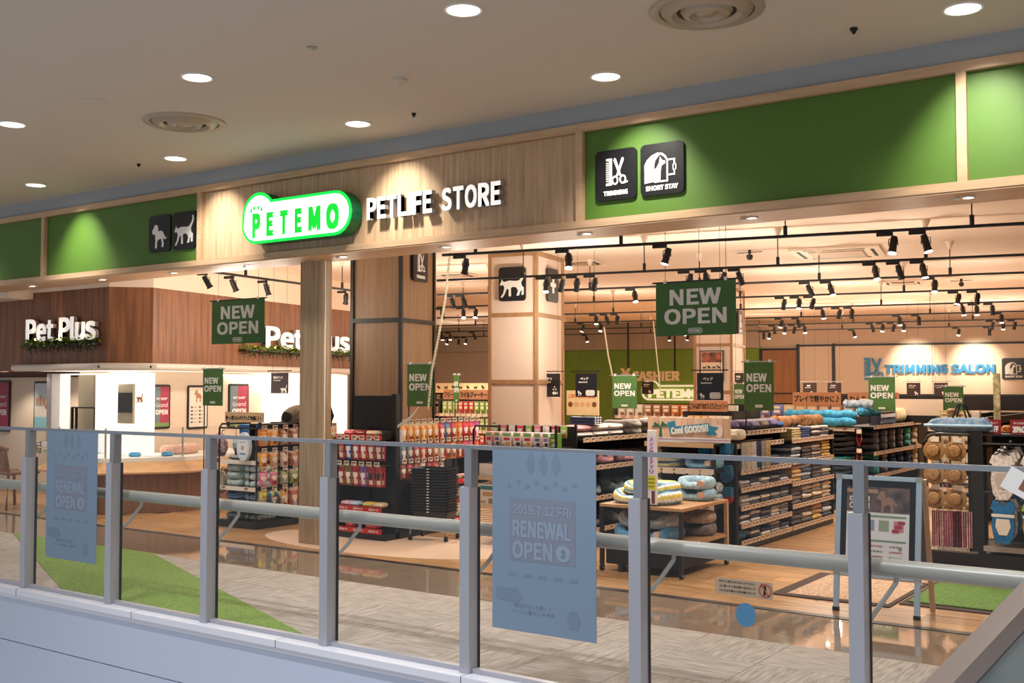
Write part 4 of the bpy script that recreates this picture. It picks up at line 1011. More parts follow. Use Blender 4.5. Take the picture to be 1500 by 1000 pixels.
pet_bed((-3.93, 8.30, .261), 0, .32, .28, .10, ['#7f7672'], 'grey pet bed at the back right of the lower table shelf', 'plush', '#8f8682', .4)
pet_bed((-3.93, 8.30, .36), 0, .31, .27, .10, ['#b7a08c'], 'tan plush bed over the grey one on the lower table shelf', 'plush', '#c7b09c', .4)
# upright pillar sign on the table
t = thing('pillar_sign', 'narrow white upright sign with pink Japanese lettering on the table', 'sign', (-4.02, 7.68, .546))
obj('sign_post', B(-.036, .036, -.02, .02, .01, .60, bev=.003), M_white, t); obj('sign_foot', B(-.07, .07, -.04, .04, 0, .012), M_bag, t)
obj('yellow_band', B(-.037, .037, -.022, -.019, .13, .24), cm('#d9d022'), t); obj('pink_print', B(-.037, .037, -.0215, -.0195, .24, .56), cm('#e9dbe6'), t); obj('dark_foot_print', B(.0, .03, -.022, -.02, .02, .12), cm('#6a2f3f'), t)
for i, ch in enumerate('メンバーズアプリ'): text(t, ch, 0, .53-.037*i, .028, cm('#a04a8f'), .032, -.022, .001, .02)
for i in range(3): text(t, '会員募集中', 0, .215-.03*i, .014, cm('#7a6a12'), .06, -.022, .001)

# ---------------------------------------------------------------- pet bed unit in the middle
XB = -5.25
g3 = thing('shelving_unit', 'black shelving unit of grey and pink pet beds behind the big poster', 'shelving', (0, 0, 0))
obj('plinth', B(-6.1, XB-.02, 8.62, 11.6, 0, .08), M_black, g3); obj('centre_panel', B(-5.72, -5.68, 8.62, 11.6, .08, 1.0), M_blackm, g3)
for y in (8.63, 10.1, 11.58): obj('upright_post', B(-5.73, -5.67, y-.02, y+.02, 0, 1.02), M_black, g3)
for z in (.14, .44, .73, 1.0): shelf_part(g3, -5.68, XB, 8.64, 11.57, z, '+x', step=.13)
spec = [(8.82, ['#d8a0a8'], 'pink'), (9.12, ['#e8d8cc'], 'cream'), (9.42, ['#dcc6c4'], 'rose white'), (9.75, ['#8d857d'], 'grey'), (10.1, ['#7b746d'], 'dark grey'), (10.5, ['#b9ada0'], 'beige'), (10.95, ['#9b948c'], 'ash')]
for k, (y, c, nm) in enumerate(spec):
    for q in range(2):
        me = cushion_mesh(.28, .36, .06, c[0] if q else '#dcd6cf', 'cloth') if k < 3 else bolster_mesh(.3, .38, .075, c, 'plush', .3)
        put('flat_cushion' if k < 3 else 'ring_bed', me, (XB-.2, y, 1.002+(.062 if k < 3 else .07)*q), PI/2 if k >= 3 else 0, '%s cushion, %s of two, on the top shelf of the bed unit' % (nm, 'upper' if q else 'lower'), 'cushion', 'cushions on the bed unit')
for k in range(3):
    put('striped_mat', folded_mesh(.2, .26, .022, '#2f3a56', '#e9e9ea', 'cloth', .002, k), (XB-.17, 8.98, 1.13+.024*k), PI/2+.1, 'navy and white striped mat, %s of three on the top shelf' % ordn(k), 'pet mat', 'striped mats')
for k, (y, c, nm, z, h) in enumerate(((8.85, '#8a7e78', 'brown grey', .732, .10), (9.2, '#c58a90', 'pink', .732, .13), (9.62, '#d99fa8', 'rose', .732, .12), (10.05, '#7d756e', 'dark grey', .732, .12), (10.45, '#8d857d', 'ash grey', .732, .12), (8.95, '#7b858c', 'blue grey', .442, .12), (9.42, '#6d7d86', 'slate', .442, .14), (9.9, '#8ab4c4', 'pale teal', .442, .12), (10.4, '#a9b4b8', 'silver', .442, .12), (9.0, '#6b6460', 'charcoal', .142, .12), (9.5, '#8c8378', 'taupe', .142, .12), (10.0, '#5f6a78', 'steel blue', .142, .12))):
    pet_bed((XB-.2, y, z), PI/2, .36, .34, h, [c], '%s pet bed on the %s shelf of the bed unit' % (nm, {.732: 'upper', .442: 'middle', .142: 'bottom'}[z]), 'plush', None, .45, 'beds on the bed unit')
# wire rack with cartons in front of it
g4 = thing('wire_rack', 'black wire rack of pink and white cartons left of the big poster', 'rack', (0, 0, 0))
rx0, rx1, ry0, ry1 = -6.22, -5.28, 8.22, 8.56
lr = bmesh.new(); tube(lr, [(rx0, ry0, 0), (rx0, ry0, 1.08), (rx0+.03, ry0, 1.12), (rx0+.30, ry0, 1.12)], .009, 8); obj('bent_frame', lr, M_black, g4, smooth=True)
for x, y in ((rx1, ry0), (rx0, ry1), (rx1, ry1)): obj('upright_post', B(x-.01, x+.01, y-.01, y+.01, 0, 1.14), M_black, g4)
obj('back_panel', B(rx0, rx1, ry1-.02, ry1-.01, .1, 1.12), M_blackm, g4); obj('side_panel', B(rx0+.002, rx0+.01, ry0+.02, ry1-.02, .76, .93), M_blackm, g4)
for z, e in ((.93, M_black), (.64, M_shelfedge), (.37, M_shelfedge)): 
    s_ = obj('shelf', B(rx0, rx1, ry0, ry1, z-.02, z), M_black if z > .9 else M_top, g4); obj('shelf_edge', B(rx0, rx1, ry0-.005, ry0, z-.03, z+.006), e, s_)
for k in range(14): obj('basket_wire', B(rx0+.04, rx0+.35, ry0-.004, ry0, .10+.017*k, .104+.017*k), M_black, g4)
x = rx0+.13
for k in range(8):
    wd = [.075, .07, .11, .085, .10, .075, .065, .06][k]; b_, l2, p_ = [('#e8b6b4', '#c9283a', '#f1e6da'), ('#f0ccc2', '#6a4fa0', '#2c2c30'), ('#f6ece4', '#d8404c', '#e59a4c'), ('#f1dfd6', '#d8505c', '#2c2c30'), ('#f4e9de', '#c9283a', '#e8962c'), ('#f0cfd4', '#3a6fb4', '#2c2c30'), ('#eee6dc', '#9b7ac0', '#2c2c30'), ('#5c8a34', '#e8dc6a', '#eeeeee')][k]
    put('snack_carton', carton_mesh(wd, .10, .135, b_, '#7fb85a', l2, p_), (x+wd/2, ry0+.07, .932), 0, '%s snack carton on the wire rack, %s from the left' % (['pink', 'pale pink', 'wide white', 'rosy', 'cream', 'blush', 'off-white', 'green'][k], ordn(k)), 'carton', 'snack cartons on the wire rack'); x += wd+.022
for k in range(9):
    put('snack_pouch', pouch_mesh(.075, .12, ['#8bb53c', '#e2798a', '#f2e3d4', '#d2354a'][k % 4], '#f3ece2', '#f7f1ea', '#d8455a'), (rx0+.1+.098*k, ry0+.22, 1.135), 0, 'small snack pouch hanging behind the cartons, %s from the left' % ordn(k), 'pouch', 'pouches behind the cartons')
put('storage_box', carton_mesh(.2, .2, .12, '#f3e0cd', '#f7ecdf', '#f0d8c4', '#f7ecdf'), (rx0+.14, ry0+.14, .642), 0, 'plain cream box on the shelf beside the big poster', 'box')
put('bed_box', carton_mesh(.34, .22, .20, '#d8c9b6', '#1f6f70', '#b98a5c', '#9c6d45'), (rx0+.2, ry0+.13, .372), 0, 'carton with a cat picture beside the big poster edge', 'box')
# header row of tiny hooks and tags on the white column side
# ---------------------------------------------------------------- red snack display with TV
CI = 'CIAOちゅ〜る'
g5 = thing('snack_display', 'black and red snack display unit under the dark television', 'shelving', (0, 0, 0))
sx0, sx1, sy0, sy1 = -7.62, -6.98, 7.80, 9.34
obj('plinth', B(sx0+.02, sx1, sy0+.02, sy1, 0, .065), M_black, g5)
obj('front_panel', B(sx0, sx1-.05, sy0+.20, sy0+.215, .06, 1.0), M_blackm, g5); obj('long_panel', B(sx0+.28, sx0+.31, sy0+.2, sy1, .06, 1.12), M_blackm, g5)
obj('end_post', B(sx1-.06, sx1-.0, sy0+.17, sy0+.23, 0, 1.42), M_black, g5); obj('far_post', B(sx0+.26, sx0+.33, sy1-.04, sy1, 0, 1.14), M_black, g5)
obj('left_side', B(sx0, sx0+.012, sy0, sy0+.2, .06, 1.0), M_blackm, g5)
def red_strip(par, x0, x1, y, z, n, h=.048):
    r = obj('red_strip', B(x0, x1, y-.008, y, z-h/2, z+h/2), M_red, par)
    for k in range(n): text(r, CI, x0+(x1-x0)*(k+.5)/n, z, h*.5, M_whiteprint, (x1-x0)/n*.6, y-.008, .001, .02)
    return r
for z in (1.0, .30, .09):
    s_ = obj('shelf', B(sx0, sx1-.04, sy0, sy0+.20, z-.02, z), M_black, g5); red_strip(s_, sx0, sx1-.03, sy0, z+.0, 3)
for z in (.975, .72):
    for k in range(6): 
        hk = obj('hook', T([(sx0+.05+.1*k, sy0+.2, z), (sx0+.05+.1*k, sy0+.02, z), (sx0+.05+.1*k, sy0+.0, z+.012)], .0025, 5), M_metal, g5)
        link('price_tag', price_me2(), hk, (sx0+.05+.1*k, sy0-.006, z+.018))
RP = [('#7d3a22', '#b58a5a'), ('#2c3f9a', '#e9dfd2'), ('#2e49a8', '#e9dfd2'), ('#c22a2c', '#f1e6d8'), ('#237a88', '#e9dfd2'), ('#6b2f52', '#e0c0a8')]
RP2 = [('#8a8a3a', '#e9dfd2'), ('#7c5a2c', '#f1e6d8'), ('#b8353c', '#e9dfd2'), ('#7a4f94', '#f1e6d8'), ('#8c3f2c', '#2c2c30'), ('#a8373c', '#2c2c30')]
for r, (z, RPx) in enumerate(((.97, RP), (.715, RP2))):
    for k in range(6):
        for q in range(2):
            put('snack_pouch', pouch_mesh(.088, .20, '#a82a30' if (k+q) % 2 == 0 else RPx[k][0], RPx[k][0], RPx[k][1], '#f1d8c0'), (sx0+.05+.1*k, sy0+.025+.05*q, z), 0,
                'snack pouch, %s row of the red display, %s from the left%s' % ('upper' if r == 0 else 'lower', ordn(k), ', behind' if q else ', in front'), 'pouch', 'pouches on the front of the red display')
# loose packets on the slanted and top shelves
for k in range(9):
    z = 1.002 if k < 3 else .302 if k < 7 else .092; cc = ['#e0606c', '#8c2a30', '#e6c9a8', '#d9a0a8', '#b8c4d8', '#e0c050', '#d8b890', '#c83038', '#c83038'][k]
    xx = [sx0+.12, sx0+.27, sx0+.42, sx0+.08, sx0+.2, sx0+.38, sx0+.5, sx0+.15, sx0+.42][k]
    put('snack_packet', cushion_mesh(.14, .15, .06, cc, 'print'), (xx, sy0+.1, z), random.uniform(-.3, .3), 'loose snack packet on the %s shelf of the red display, %s one' % ('top' if k < 3 else 'slanted' if k < 7 else 'lowest', ordn(k if k < 3 else k-3 if k < 7 else k-7)), 'packet', 'loose packets on the red display')
t = thing('television', 'dark switched-off television standing on the red snack display', 'television', (-7.28, 8.02, 1.002))
obj('screen_panel', B(-.29, .29, -.02, .02, .06, .40, bev=.004), M_blackm, t); obj('screen_glass', B(-.28, .28, -.022, -.02, .075, .39), mat('tv_screen', '#050505', .5), t); obj('stand_foot', B(-.12, .12, -.06, .06, 0, .012), M_black, t); obj('stand_neck', B(-.03, .03, -.01, .02, .01, .08), M_black, t)
# right-hand face of the same unit, hung with pouches
FR = ['#e8963c', '#e8963c', '#eaa04a', '#e8963c', '#e9a856', '#e8963c', '#c93a44', '#5a7ab0', '#c23038', '#e07a2c', '#d43444', '#d8404c', '#c83a90']
for r, (z, n, h) in enumerate(((1.125, 13, .185), (.925, 13, .18), (.735, 7, .155))):
    s_ = obj('hook_rail', B(sx0+.31, sx0+.33, sy0+.24, sy0+.24+.105*n, z-.004, z+.004), M_black, g5)
    for k in range(n):
        y = sy0+.29+.1*k
        link('price_tag', price_me2(), s_, (sx1+.006, y, z+.02), PI/2)
        obj('hook', T([(sx0+.33, y, z), (sx1, y, z)], .0025, 5), M_metal, s_)
        c = FR[k] if r == 0 else ['#5f7a8c', '#6c8090', '#b23a3c', '#c9483c', '#b0302f', '#d87c4c', '#d8b0a0', '#c24a44', '#cf8a4c', '#9c4a3a', '#c23a44', '#b0556a', '#c85a3c'][k] if r == 1 else ['#8a4a3a', '#c23a44', '#a0522d', '#d8c0a8', '#9c3a34', '#c9483c', '#8a6a4a'][k]
        for q in range(2):
            put('snack_pouch', pouch_mesh(.085, h, c, '#f0d9b0' if r == 0 and k < 6 else c, '#f3d9b4' if k % 2 else '#f2ece2', '#7a3a2c' if k % 3 else '#e8c49a'), (sx1-.012-.06*q, y, z-.004), PI/2,
                'snack pouch on the long side of the red display, %s row, %s along%s' % (['top', 'middle', 'lower'][r], ordn(k), ', behind' if q else ''), 'pouch', 'pouches on the long side of the red display')
for z in (.50, .30, .10):
    s_ = obj('shelf', B(sx0+.31, sx1, sy0+.75, sy1-.04, z-.02, z), M_black, g5)
    rs = obj('red_strip', B(sx1, sx1+.008, sy0+.75, sy1-.04, z-.025, z+.025), M_red, s_)
    for k in range(2): tx = text(s_, CI, 0, 0, .024, M_whiteprint, .18, 0, .001, .02); tx.location = (sx1+.0085, sy0+.95+.38*k, z); tx.rotation_euler = (0, 0, PI/2)
    for k in range(5): put('snack_packet', cushion_mesh(.13, .16, .055, ['#c8404a', '#d86a5c', '#a8343c', '#8c8a60', '#c23038'][k], 'print'), (sx1-.13, sy0+.85+.14*k, z+.001), .3*math.sin(k*3), 'loose snack packet on the long side, %s shelf, %s along' % ({.5: 'upper red', .3: 'middle red', .1: 'lowest red'}[z], ordn(k)), 'packet', 'loose packets on the long side')
# basket trolley
t = thing('basket_trolley', 'wheeled trolley with a tall stack of black shopping baskets', 'trolley', (-6.70, 8.22, 0), .25)
for x in (-1, 1):
    fr_ = bmesh.new(); tube(fr_, [(x*.19, -.14, .06), (x*.19, -.14, .17), (x*.19, -.12, .19), (x*.19, .14, .19), (x*.19, .14, .06)], .009, 8); obj('trolley_frame', fr_, M_metal, t, smooth=True)
    for y in (-1, 1):
        obj('caster', T([(x*.19-.012, y*.14, .028), (x*.19+.012, y*.14, .028)], .026, 14), M_blackm, t)
obj('cross_bar', T([(-.19, -.14, .18), (.19, -.14, .18)], .009, 8), M_metal, t); obj('base_tray', B(-.18, .18, -.13, .13, .185, .195), M_black, t)
def basket_mesh():
    bm = bmesh.new(); lo = rrect(.34, .23, .03, 3); hi = rrect(.40, .28, .035, 3); N = len(lo)
    a = [bm.verts.new((x, y, 0)) for x, y in lo]; b2 = [bm.verts.new((x, y, .09)) for x, y in hi]; c = [bm.verts.new((x*1.04, y*1.05, .09)) for x, y in hi]; d = [bm.verts.new((x*1.04, y*1.05, .078)) for x, y in hi]
    bm.faces.new(a[::-1])
    for k in range(N):
        q = (k+1) % N; bm.faces.new((a[k], a[q], b2[q], b2[k])); bm.faces.new((b2[k], b2[q], c[q], c[k])); bm.faces.new((c[k], c[q], d[q], d[k]))
    return mesh_of(bm, 'basket', mat('black_basket_plastic', '#191a1c', .35))
bk = basket_mesh()
for k in range(16):
    b_ = thing('shopping_basket', 'black plastic shopping basket, %s from the bottom of the stack' % ordn(k), 'basket', (-6.70, 8.22, .197+.0275*k), .25, 'stacked shopping baskets')
    link('basket_body', bk, b_); obj('handle_clip', B(-.012, .012, -.151, -.147, .080, .088), M_white, b_)

# ---------------------------------------------------------------- stand with grey beds at the left
g6 = thing('display_stand', 'black display stand with stacked grey and blue pet beds', 'shelving', (0, 0, 0))
ax0, ax1, ay0, ay1 = -9.27, -8.66, 7.68, 8.95
obj('plinth', B(ax0, ax1, ay0, ay1, 0, .075), M_black, g6)
for x in (ax0+.01, ax1-.01):
    fr_ = bmesh.new(); tube(fr_, [(x, ay0+.02, .0), (x, ay0+.02, 1.05), (x, ay0+.05, 1.09), (x, ay0+.45, 1.09)] if x < ax1-.1 else [(x, ay0+.02, 0), (x, ay0+.02, 1.06), (x, ay0+.04, 1.09), (x, ay0+.6, 1.09)], .011, 8); obj('bent_frame', fr_, M_black, g6, smooth=True)
obj('top_bar', T([(ax0+.01, ay0+.02, 1.05), (ax1-.01, ay0+.02, 1.05)], .009, 8), M_black, g6)
obj('side_mesh_panel', B(ax1-.16, ax1-.15, ay0+.05, ay1, .075, 1.1), M_blackm, g6); obj('back_panel', B(ax0, ax1, ay0+.42, ay0+.43, .075, 1.06), M_blackm, g6)
for z, nt_ in ((.20, 0), (.42, 1), (.70, 0)): shelf_part(g6, ax0+.02, ax1-.18+.15, ay0+.03, ay0+.42, z, '-y', tags=bool(nt_), edge=M_wsh, step=.3)
for c in range(2):
    for k in range(3):
        pet_bed((ax0+.17+.29*c, ay0+.2, .422+.082*k), 0, .29, .30, .085, ['#b9c8c2' if c == 0 else '#cbd8d8'], 'grey green dotted bed, %s of the %s stack on the stand' % (['bottom', 'middle', 'top'][k], 'left' if c == 0 else 'right'), 'speckle', '#b8c6c4', .15, 'grey beds on the stand')
    for k in range(2):
        pet_bed((ax0+.17+.29*c, ay0+.2, .202+.088*k), 0, .29, .30, .09, ['#3d5f8a', '#6e8db4'] if c == 0 else ['#6f90b8', '#8ea8c8'], '%s bed, %s of two on the lower shelf of the stand' % ('dark blue dotted' if c == 0 else 'light blue checked', ['lower', 'upper'][k]), 'cloth', '#8aa4c6', .35, 'blue beds on the stand')
    put('small_cushion', cushion_mesh(.28, .3, .07, '#8a9490', 'speckle'), (ax0+.17+.29*c, ay0+.2, .078), 0, 'grey cushion on the base of the stand, %s one' % ('left' if c == 0 else 'right'), 'cushion')
put('bagged_mat', cushion_mesh(.34, .26, .06, '#8f847c', 'speckle'), (ax0+.2, ay0+.2, .702), 0, 'grey mat in a clear bag on the upper shelf of the stand', 'pet mat')
for k in range(2): put('bagged_item', cushion_mesh(.12, .1, .15, '#c2d3dc', 'cloth'), (ax0+.15+.15*k, ay0+.16, .79), 0, 'pale blue bagged cooling pad on the stand, %s one' % ('left' if k == 0 else 'right'), 'pet mat')
put('blue_package', carton_mesh(.32, .10, .10, '#2a6fc4', '#2a6fc4', '#a9c8ea', '#7fb0e0'), (ax1-.25, ay0+.18, .985), 0, 'blue package along the top of the stand', 'carton')
put('dark_package', carton_mesh(.09, .06, .08, '#1a1a1c', '#1a1a1c', '#1a1a1c', '#2a2a2c'), (ax0+.3, ay0+.05, .765), 0, 'small black package hanging above the grey mat', 'carton')
t = thing('clear_hanging_pack', 'oval clear pack with white and blue pet plate on the stand', 'package', (ax1-.17, ay0-.01, .86))
obj('oval_pack', prism([(.10*math.cos(a), .15*math.sin(a)) for a in [2*PI*j/24 for j in range(24)]], -.02, .02), cm('#d6dce8'), t)
obj('oval_print', prism([(.075*math.cos(a), .11*math.sin(a)+.0) for a in [2*PI*j/24 for j in range(24)]], -.022, -.02), cm('#f0f0f4'), t)
obj('picture', prism([(.025*math.cos(a), .025*math.sin(a)-.01) for a in [2*PI*j/12 for j in range(12)]], -.024, -.022), cm('#c8a890'), t); text(t, 'ひんやり', 0, .05, .02, cm('#3a5ab0'), .09, -.022, .001); obj('label_band', prism(rrect(.09, .02, .008, 3, 0, -.075), -.023, -.022), cm('#6a8ac8'), t)
t = thing('header_board', 'tan header board with Japanese summer slogan on the left stand', 'sign', ((ax0+ax1)/2+.08, ay0+.02, 1.115))
obj('board', B(-.29, .29, 0, .03, 0, .105), mat('kraft_board', '#c9a37c', .8), t); text(t, '暑〜い夏もひんやりグッズで快適に♪♪', 0, .045, .045, M_blackm, .55, 0, .002, .03)
for x in (-.25, .25): obj('board_clip', B(x-.015, x+.015, .0, .02, -.05, 0), M_black, t)
# bags and balls hung on its left end
for k, (z, c, c2) in enumerate(((.86, '#8c3a52', '#e3d3cf'), (.46, '#cfc2ac', '#8f8474'))):
    t = thing('hanging_pet_bag', ['plum checked bag hung on the left end of the stand', 'cream hoop toy bag on the left end of the stand'][k], 'bag', (ax0-.08, ay0+.1, z))
    bm = lathe([(0, -.13), (.05, -.125), (.085, -.06), (.09, .02), (.06, .10), (.02, .13), (0, .135)], 18); obj('bag_body', bm, mat('check_%d' % k, c, .9, noise_s=26, hex2=c2), t, smooth=True)
    obj('bag_loop', T([(.02, 0, .12), (.05, 0, .16), (.085, 0, .16)], .004, 6), M_black, t)
for k, (z, c) in enumerate(((.695, '#c8202c'), (.245, '#e0907c'))):
    t = thing('pompom_ball', '%s ball hanging beside the left stand' % ['red', 'salmon pink'][k], 'toy', (ax0-.07, ay0+.03, z))
    obj('ball', lathe([(0, -.038)] + [(.038*math.cos(a), .038*math.sin(a)) for a in [-PI/3, -PI/6, 0, PI/6, PI/3]] + [(0, .038)], 16), cm(c, 'plush'), t, smooth=True); obj('cord', T([(0, 0, .037), (.0, 0, .10), (.06, 0, .12)], .003, 5), M_black, t)
# hung goods on its right-hand face
CF = [['#e08a2c', '#e59a3c', '#b07a4c', '#9c5a4a', '#c85a4a', '#d8a060', '#c8504a', '#e0b080'], ['#e8a23c', '#e09030', '#d2b09a', '#b8603c', '#d89070', '#8fa04a', '#b83a34', '#d8a080'], ['#e07a9c', '#d85a80', '#9aa060', '#7f9a4a', '#6f8a44', '#c89a6a', '#d8c060', '#e070a0'], ['#e8d060', '#58708c', '#d8a878', '#c86a4a', '#d9b08a', '#e8c8a0', '#c890a0', '#c05a40']]
for r, z in enumerate((1.04, .80, .60, .40)):
    s_ = obj('hook_rail', B(ax1-.15, ax1-.14, ay0+.06, ay1, z-.004, z+.004), M_black, g6)
    for k in range(8):
        y = ay0+.11+.148*k; c = CF[r][k]; hh = [.17, .16, .15, .22][r]
        link('price_tag', price_me2(), s_, (ax1+.006, y, z+.02), PI/2); obj('hook', T([(ax1-.14, y, z), (ax1, y, z)], .0025, 5), M_metal, s_)
        for q in range(2): put('treat_pouch', pouch_mesh(.11, hh, c, '#f1e0c8' if k % 2 else c, '#f2e6d8', '#7a4030' if (k+r) % 2 else '#a8b4c4', .035), (ax1-.01-.06*q, y, z-.004), PI/2, 'treat pouch on the right face of the bed stand, %s row, %s along%s' % (['top', 'second', 'third', 'lowest'][r], ordn(k), ', behind' if q else ''), 'pouch', 'pouches on the bed stand')
t = thing('wire_basket', 'black wire basket low on the corner of the bed stand', 'basket', (ax1+.02, ay0+.16, .12))
for k in range(7): obj('basket_wire', B(-.02, .1, -.1, -.096, .0+.03*k, .004+.03*k), M_black, t); obj('basket_wire', B(.096, .1, -.1, .14, .0+.03*k, .004+.03*k), M_black, t)
for k in range(5): obj('basket_rod', B(.096, .1, -.1+.058*k, -.096+.058*k, 0, .19), M_black, t)
for k in range(5): put('toy_ball', cached(('tball', k % 2), lambda k=k: mesh_of(lathe([(0, -.026), (.02, -.018), (.026, 0), (.02, .018), (0, .026)], 12), 'ball', cm(['#d8d24a', '#2f6f9c'][k % 2], 'cloth'), True)), (ax1+.05+.01*(k % 2), ay0+.08+.05*k, .355), 0, '%s toy ball in the wire basket, %s along' % (['yellow', 'blue'][k % 2], ordn(k)), 'ball', 'toy balls in the wire basket')
# cat house dome and dark animal figure on top
t = thing('cat_house', 'brown felt cat dome on top behind the summer header board', 'cat house', (-8.82, 8.45, 1.10))
obj('dome', lathe([(.20, 0), (.20, .05), (.18, .11), (.12, .16), (.05, .185), (0, .19)], 24), cm('#83725f', 'plush'), t, smooth=True); obj('entrance_rim', prism([(.07*math.cos(a), .06+.055*math.sin(a)) for a in [2*PI*j/16 for j in range(16)]], -.205, -.17), M_blackm, t)
obj('carrier_shelf', B(-.25, .25, -.2, .2, -.012, 0), M_black, t)
t = thing('plush_animal', 'black fluffy animal figure sitting beside the cat dome', 'figure', (-8.62, 8.62, 1.09))
sk = bmesh.new(); tube(sk, [(.03, 0, 0), (.03, 0, .06), (.0, 0, .16), (-.05, 0, .22), (-.07, 0, .25)], [.07, .10, .085, .05, .03], 14); tube(sk, [(-.06, 0, .23), (-.08, 0, .27), (-.085, 0, .31), (-.085, 0, .33)], [.03, .06, .05, .02], 12); tube(sk, [(-.12, 0, .27), (-.155, 0, .265)], [.03, .015], 10)
for s in (-1, 1): tube(sk, [(-.07, s*.035, .31), (-.06, s*.045, .37)], [.02, .005], 8)
obj('body', sk, cm('#141212', 'plush'), t, smooth=True)

# ---------------------------------------------------------------- third unit: black beds, bone cushions (behind the textile unit)
g7 = thing('shelving_unit', 'black shelving unit of bone cushions beyond the textile unit', 'shelving', (0, 0, 0))
bx0, bx1, by0, by1 = -4.86, -3.94, 12.95, 15.5
obj('plinth', B(bx0, bx1-.02, by0, by1, 0, .07), M_black, g7); obj('centre_panel', B(-4.42, -4.38, by0+.3, by1, .07, 1.1), M_blackm, g7); obj('end_back', B(bx0, bx1-.3, by0+.32, by0+.34, .07, 1.02), M_blackm, g7)
for x, y in ((bx0+.01, by0+.3), (bx1-.30, by0+.3), (-4.4, by1-.02)): obj('upright_post', B(x-.02, x+.02, y-.02, y+.02, 0, 1.12), M_black, g7)
for z in (.12, .40, .68, 1.0): shelf_part(g7, -4.38, bx1, by0+.36, by1, z, '+x', step=.12)
shelf_part(g7, bx0, bx1-.12, by0, by0+.3, .985, '-y', edge=M_price, step=.2)
for z in (.14, .42, .70): obj('end_shelf', B(bx0, bx1-.12, by0, by0+.3, z-.02, z), M_black, g7)
def bone_mesh(c, s=1):
    def f():
        bm = bmesh.new(); tube(bm, [(-.15*s, 0, 0), (-.11*s, 0, 0), (-.05*s, 0, 0), (.05*s, 0, 0), (.11*s, 0, 0), (.15*s, 0, 0)], [.035*s, .055*s, .035*s, .035*s, .055*s, .035*s], 12)
        return mesh_of(bm, 'bone_cushion', cm(c, 'plush'), True)
    return cached(('bone', c, s), f)
for k in range(4):
    for q in range(4):
        pet_bed((bx1-.46, by0+.16, [.142, .422, .702, .83][k] if k < 3 else .842, ) if False else (bx1-.44, by0+.16, .142+.105*(q) + (.0 if k == 0 else 0)), 0, .42, .28, .10, ['#2c2e33'], 'black pet bed, %s from the bottom of the end stack' % ordn(q), 'plush', '#1e1f22', .5) if k == 0 and q < 2 else None
for q in range(4):
    pet_bed((bx1-.40, by0+.16, .702+.066*q), 0, .44, .28, .062, ['#33353a'], 'black pet bed, %s from the bottom on the upper end shelf' % ordn(q), 'plush', '#202124', .6, 'black beds on the end shelf')
    pet_bed((bx1-.40, by0+.16, .422+.06*q), 0, .44, .28, .058, ['#3b4656' if q < 3 else '#3f8f98'], 'dark pet bed, %s from the bottom on the middle end shelf' % ordn(q), 'plush', '#202124', .6, 'dark beds on the end shelf')
for k in range(3):
    for s in range(2):
        t = thing('red_leash', 'red leash hung on the end of the bone cushion unit, %s, %s one' % (['top', 'middle', 'low'][k], 'left' if s == 0 else 'right'), 'leash', (bx1-.68+.62*s, by0-.02, .96-.23*k), 0, 'red leashes on the unit end')
        bm = bmesh.new(); tube(bm, [(-.02, 0, 0), (-.03, 0, -.10), (0, 0, -.18), (.03, 0, -.09), (.02, 0, 0)], .007, 6); obj('leash_loop', bm, cm('#c8282c', 'cloth'), t); obj('leash_card', B(-.03, .03, -.01, -.005, -.03, .02), M_price, t)
cols = [['#5d5a60', '#6f6a6c', '#7d7577', '#6d6468', '#5fb3a8', '#d9bf9c'], ['#6a666a', '#7c7274', '#81767a', '#6fc4b6', '#74c9bc', '#e3caa6'], ['#3f9aa0', '#8d8a92', '#3c4a68', '#42527a', '#4a5a80', '#e2cda8']]
for r, z in enumerate((.682, .682, .402)):
    for c in range(6):
        for q in range(3):
            if r == 1: continue
            cc = cols[r][c]
            put('bone_cushion', bone_mesh(cc), (bx1-.17, by0+.60+.36*c, z+.055+.085*q), 0, '%s bone cushion, %s of three in the %s pile, %s shelf' % ({0:'grey brown', 2:'coloured'}[r], ['bottom', 'middle', 'top'][q], ordn(c), {0: 'upper', 2: 'lower'}[r]), 'bone cushion', 'bone cushions on the unit')
# long teal plush rolls on top
for k, (x, y, L, z, c, lab, rz) in enumerate(((-4.5, 12.9, .95, 1.01, '#3f93b8', 'long teal plush roll lying on the unit top, lower one', .0), (-4.48, 12.95, .90, 1.10, '#4a9fc4', 'long teal plush roll on the unit top, upper one', .03), (-4.05, 13.5, .7, 1.12, '#3f93b8', 'teal plush roll along the side of the unit top', PI/2), (-4.12, 13.3, .35, 1.22, '#a9b4bc', 'small grey plush roll resting on the teal rolls', .4))):
    put('plush_roll', roll_mesh(L, .055, c), (x, y, z), rz, lab, 'plush roll')
for k in range(7):
    put('packed_cushion', carton_mesh(.16, .12, .22, ['#4a4a58', '#a05a58', '#6a6470', '#b83a44'][k % 4], '#8a8a94', '#e0d8d0', '#5a6a80'), (bx1-.14, by0+1.0+.09*k, 1.002), PI/2, 'packed item on the unit top beside the teal rolls, %s one' % ordn(k), 'package', 'packed items on the unit top')
for k in range(5): put('cream_cushion', cushion_mesh(.26, .22, .20, '#e9cfa4', 'plush'), (bx1-.2, by0+1.75+.16*k, 1.002), 0, 'cream fluffy cushion at the far end of the unit top, %s one' % ordn(k), 'cushion', 'cream cushions on the unit top')
t = thing('display_board', 'pale display board with a cream dog print on the far unit top', 'sign', (-4.1, 15.1, 1.10)); obj('board', B(-.55, .55, 0, .02, 0, .22), mat('pale_display_board', '#efd9c4', .6), t); obj('dog_print', poly_icon(DOG, .2, -.004, 0, -.2, .11), cm('#d8b088'), t); obj('board_foot', B(-.5, .5, -.0, .04, -.1, 0), M_black, t)

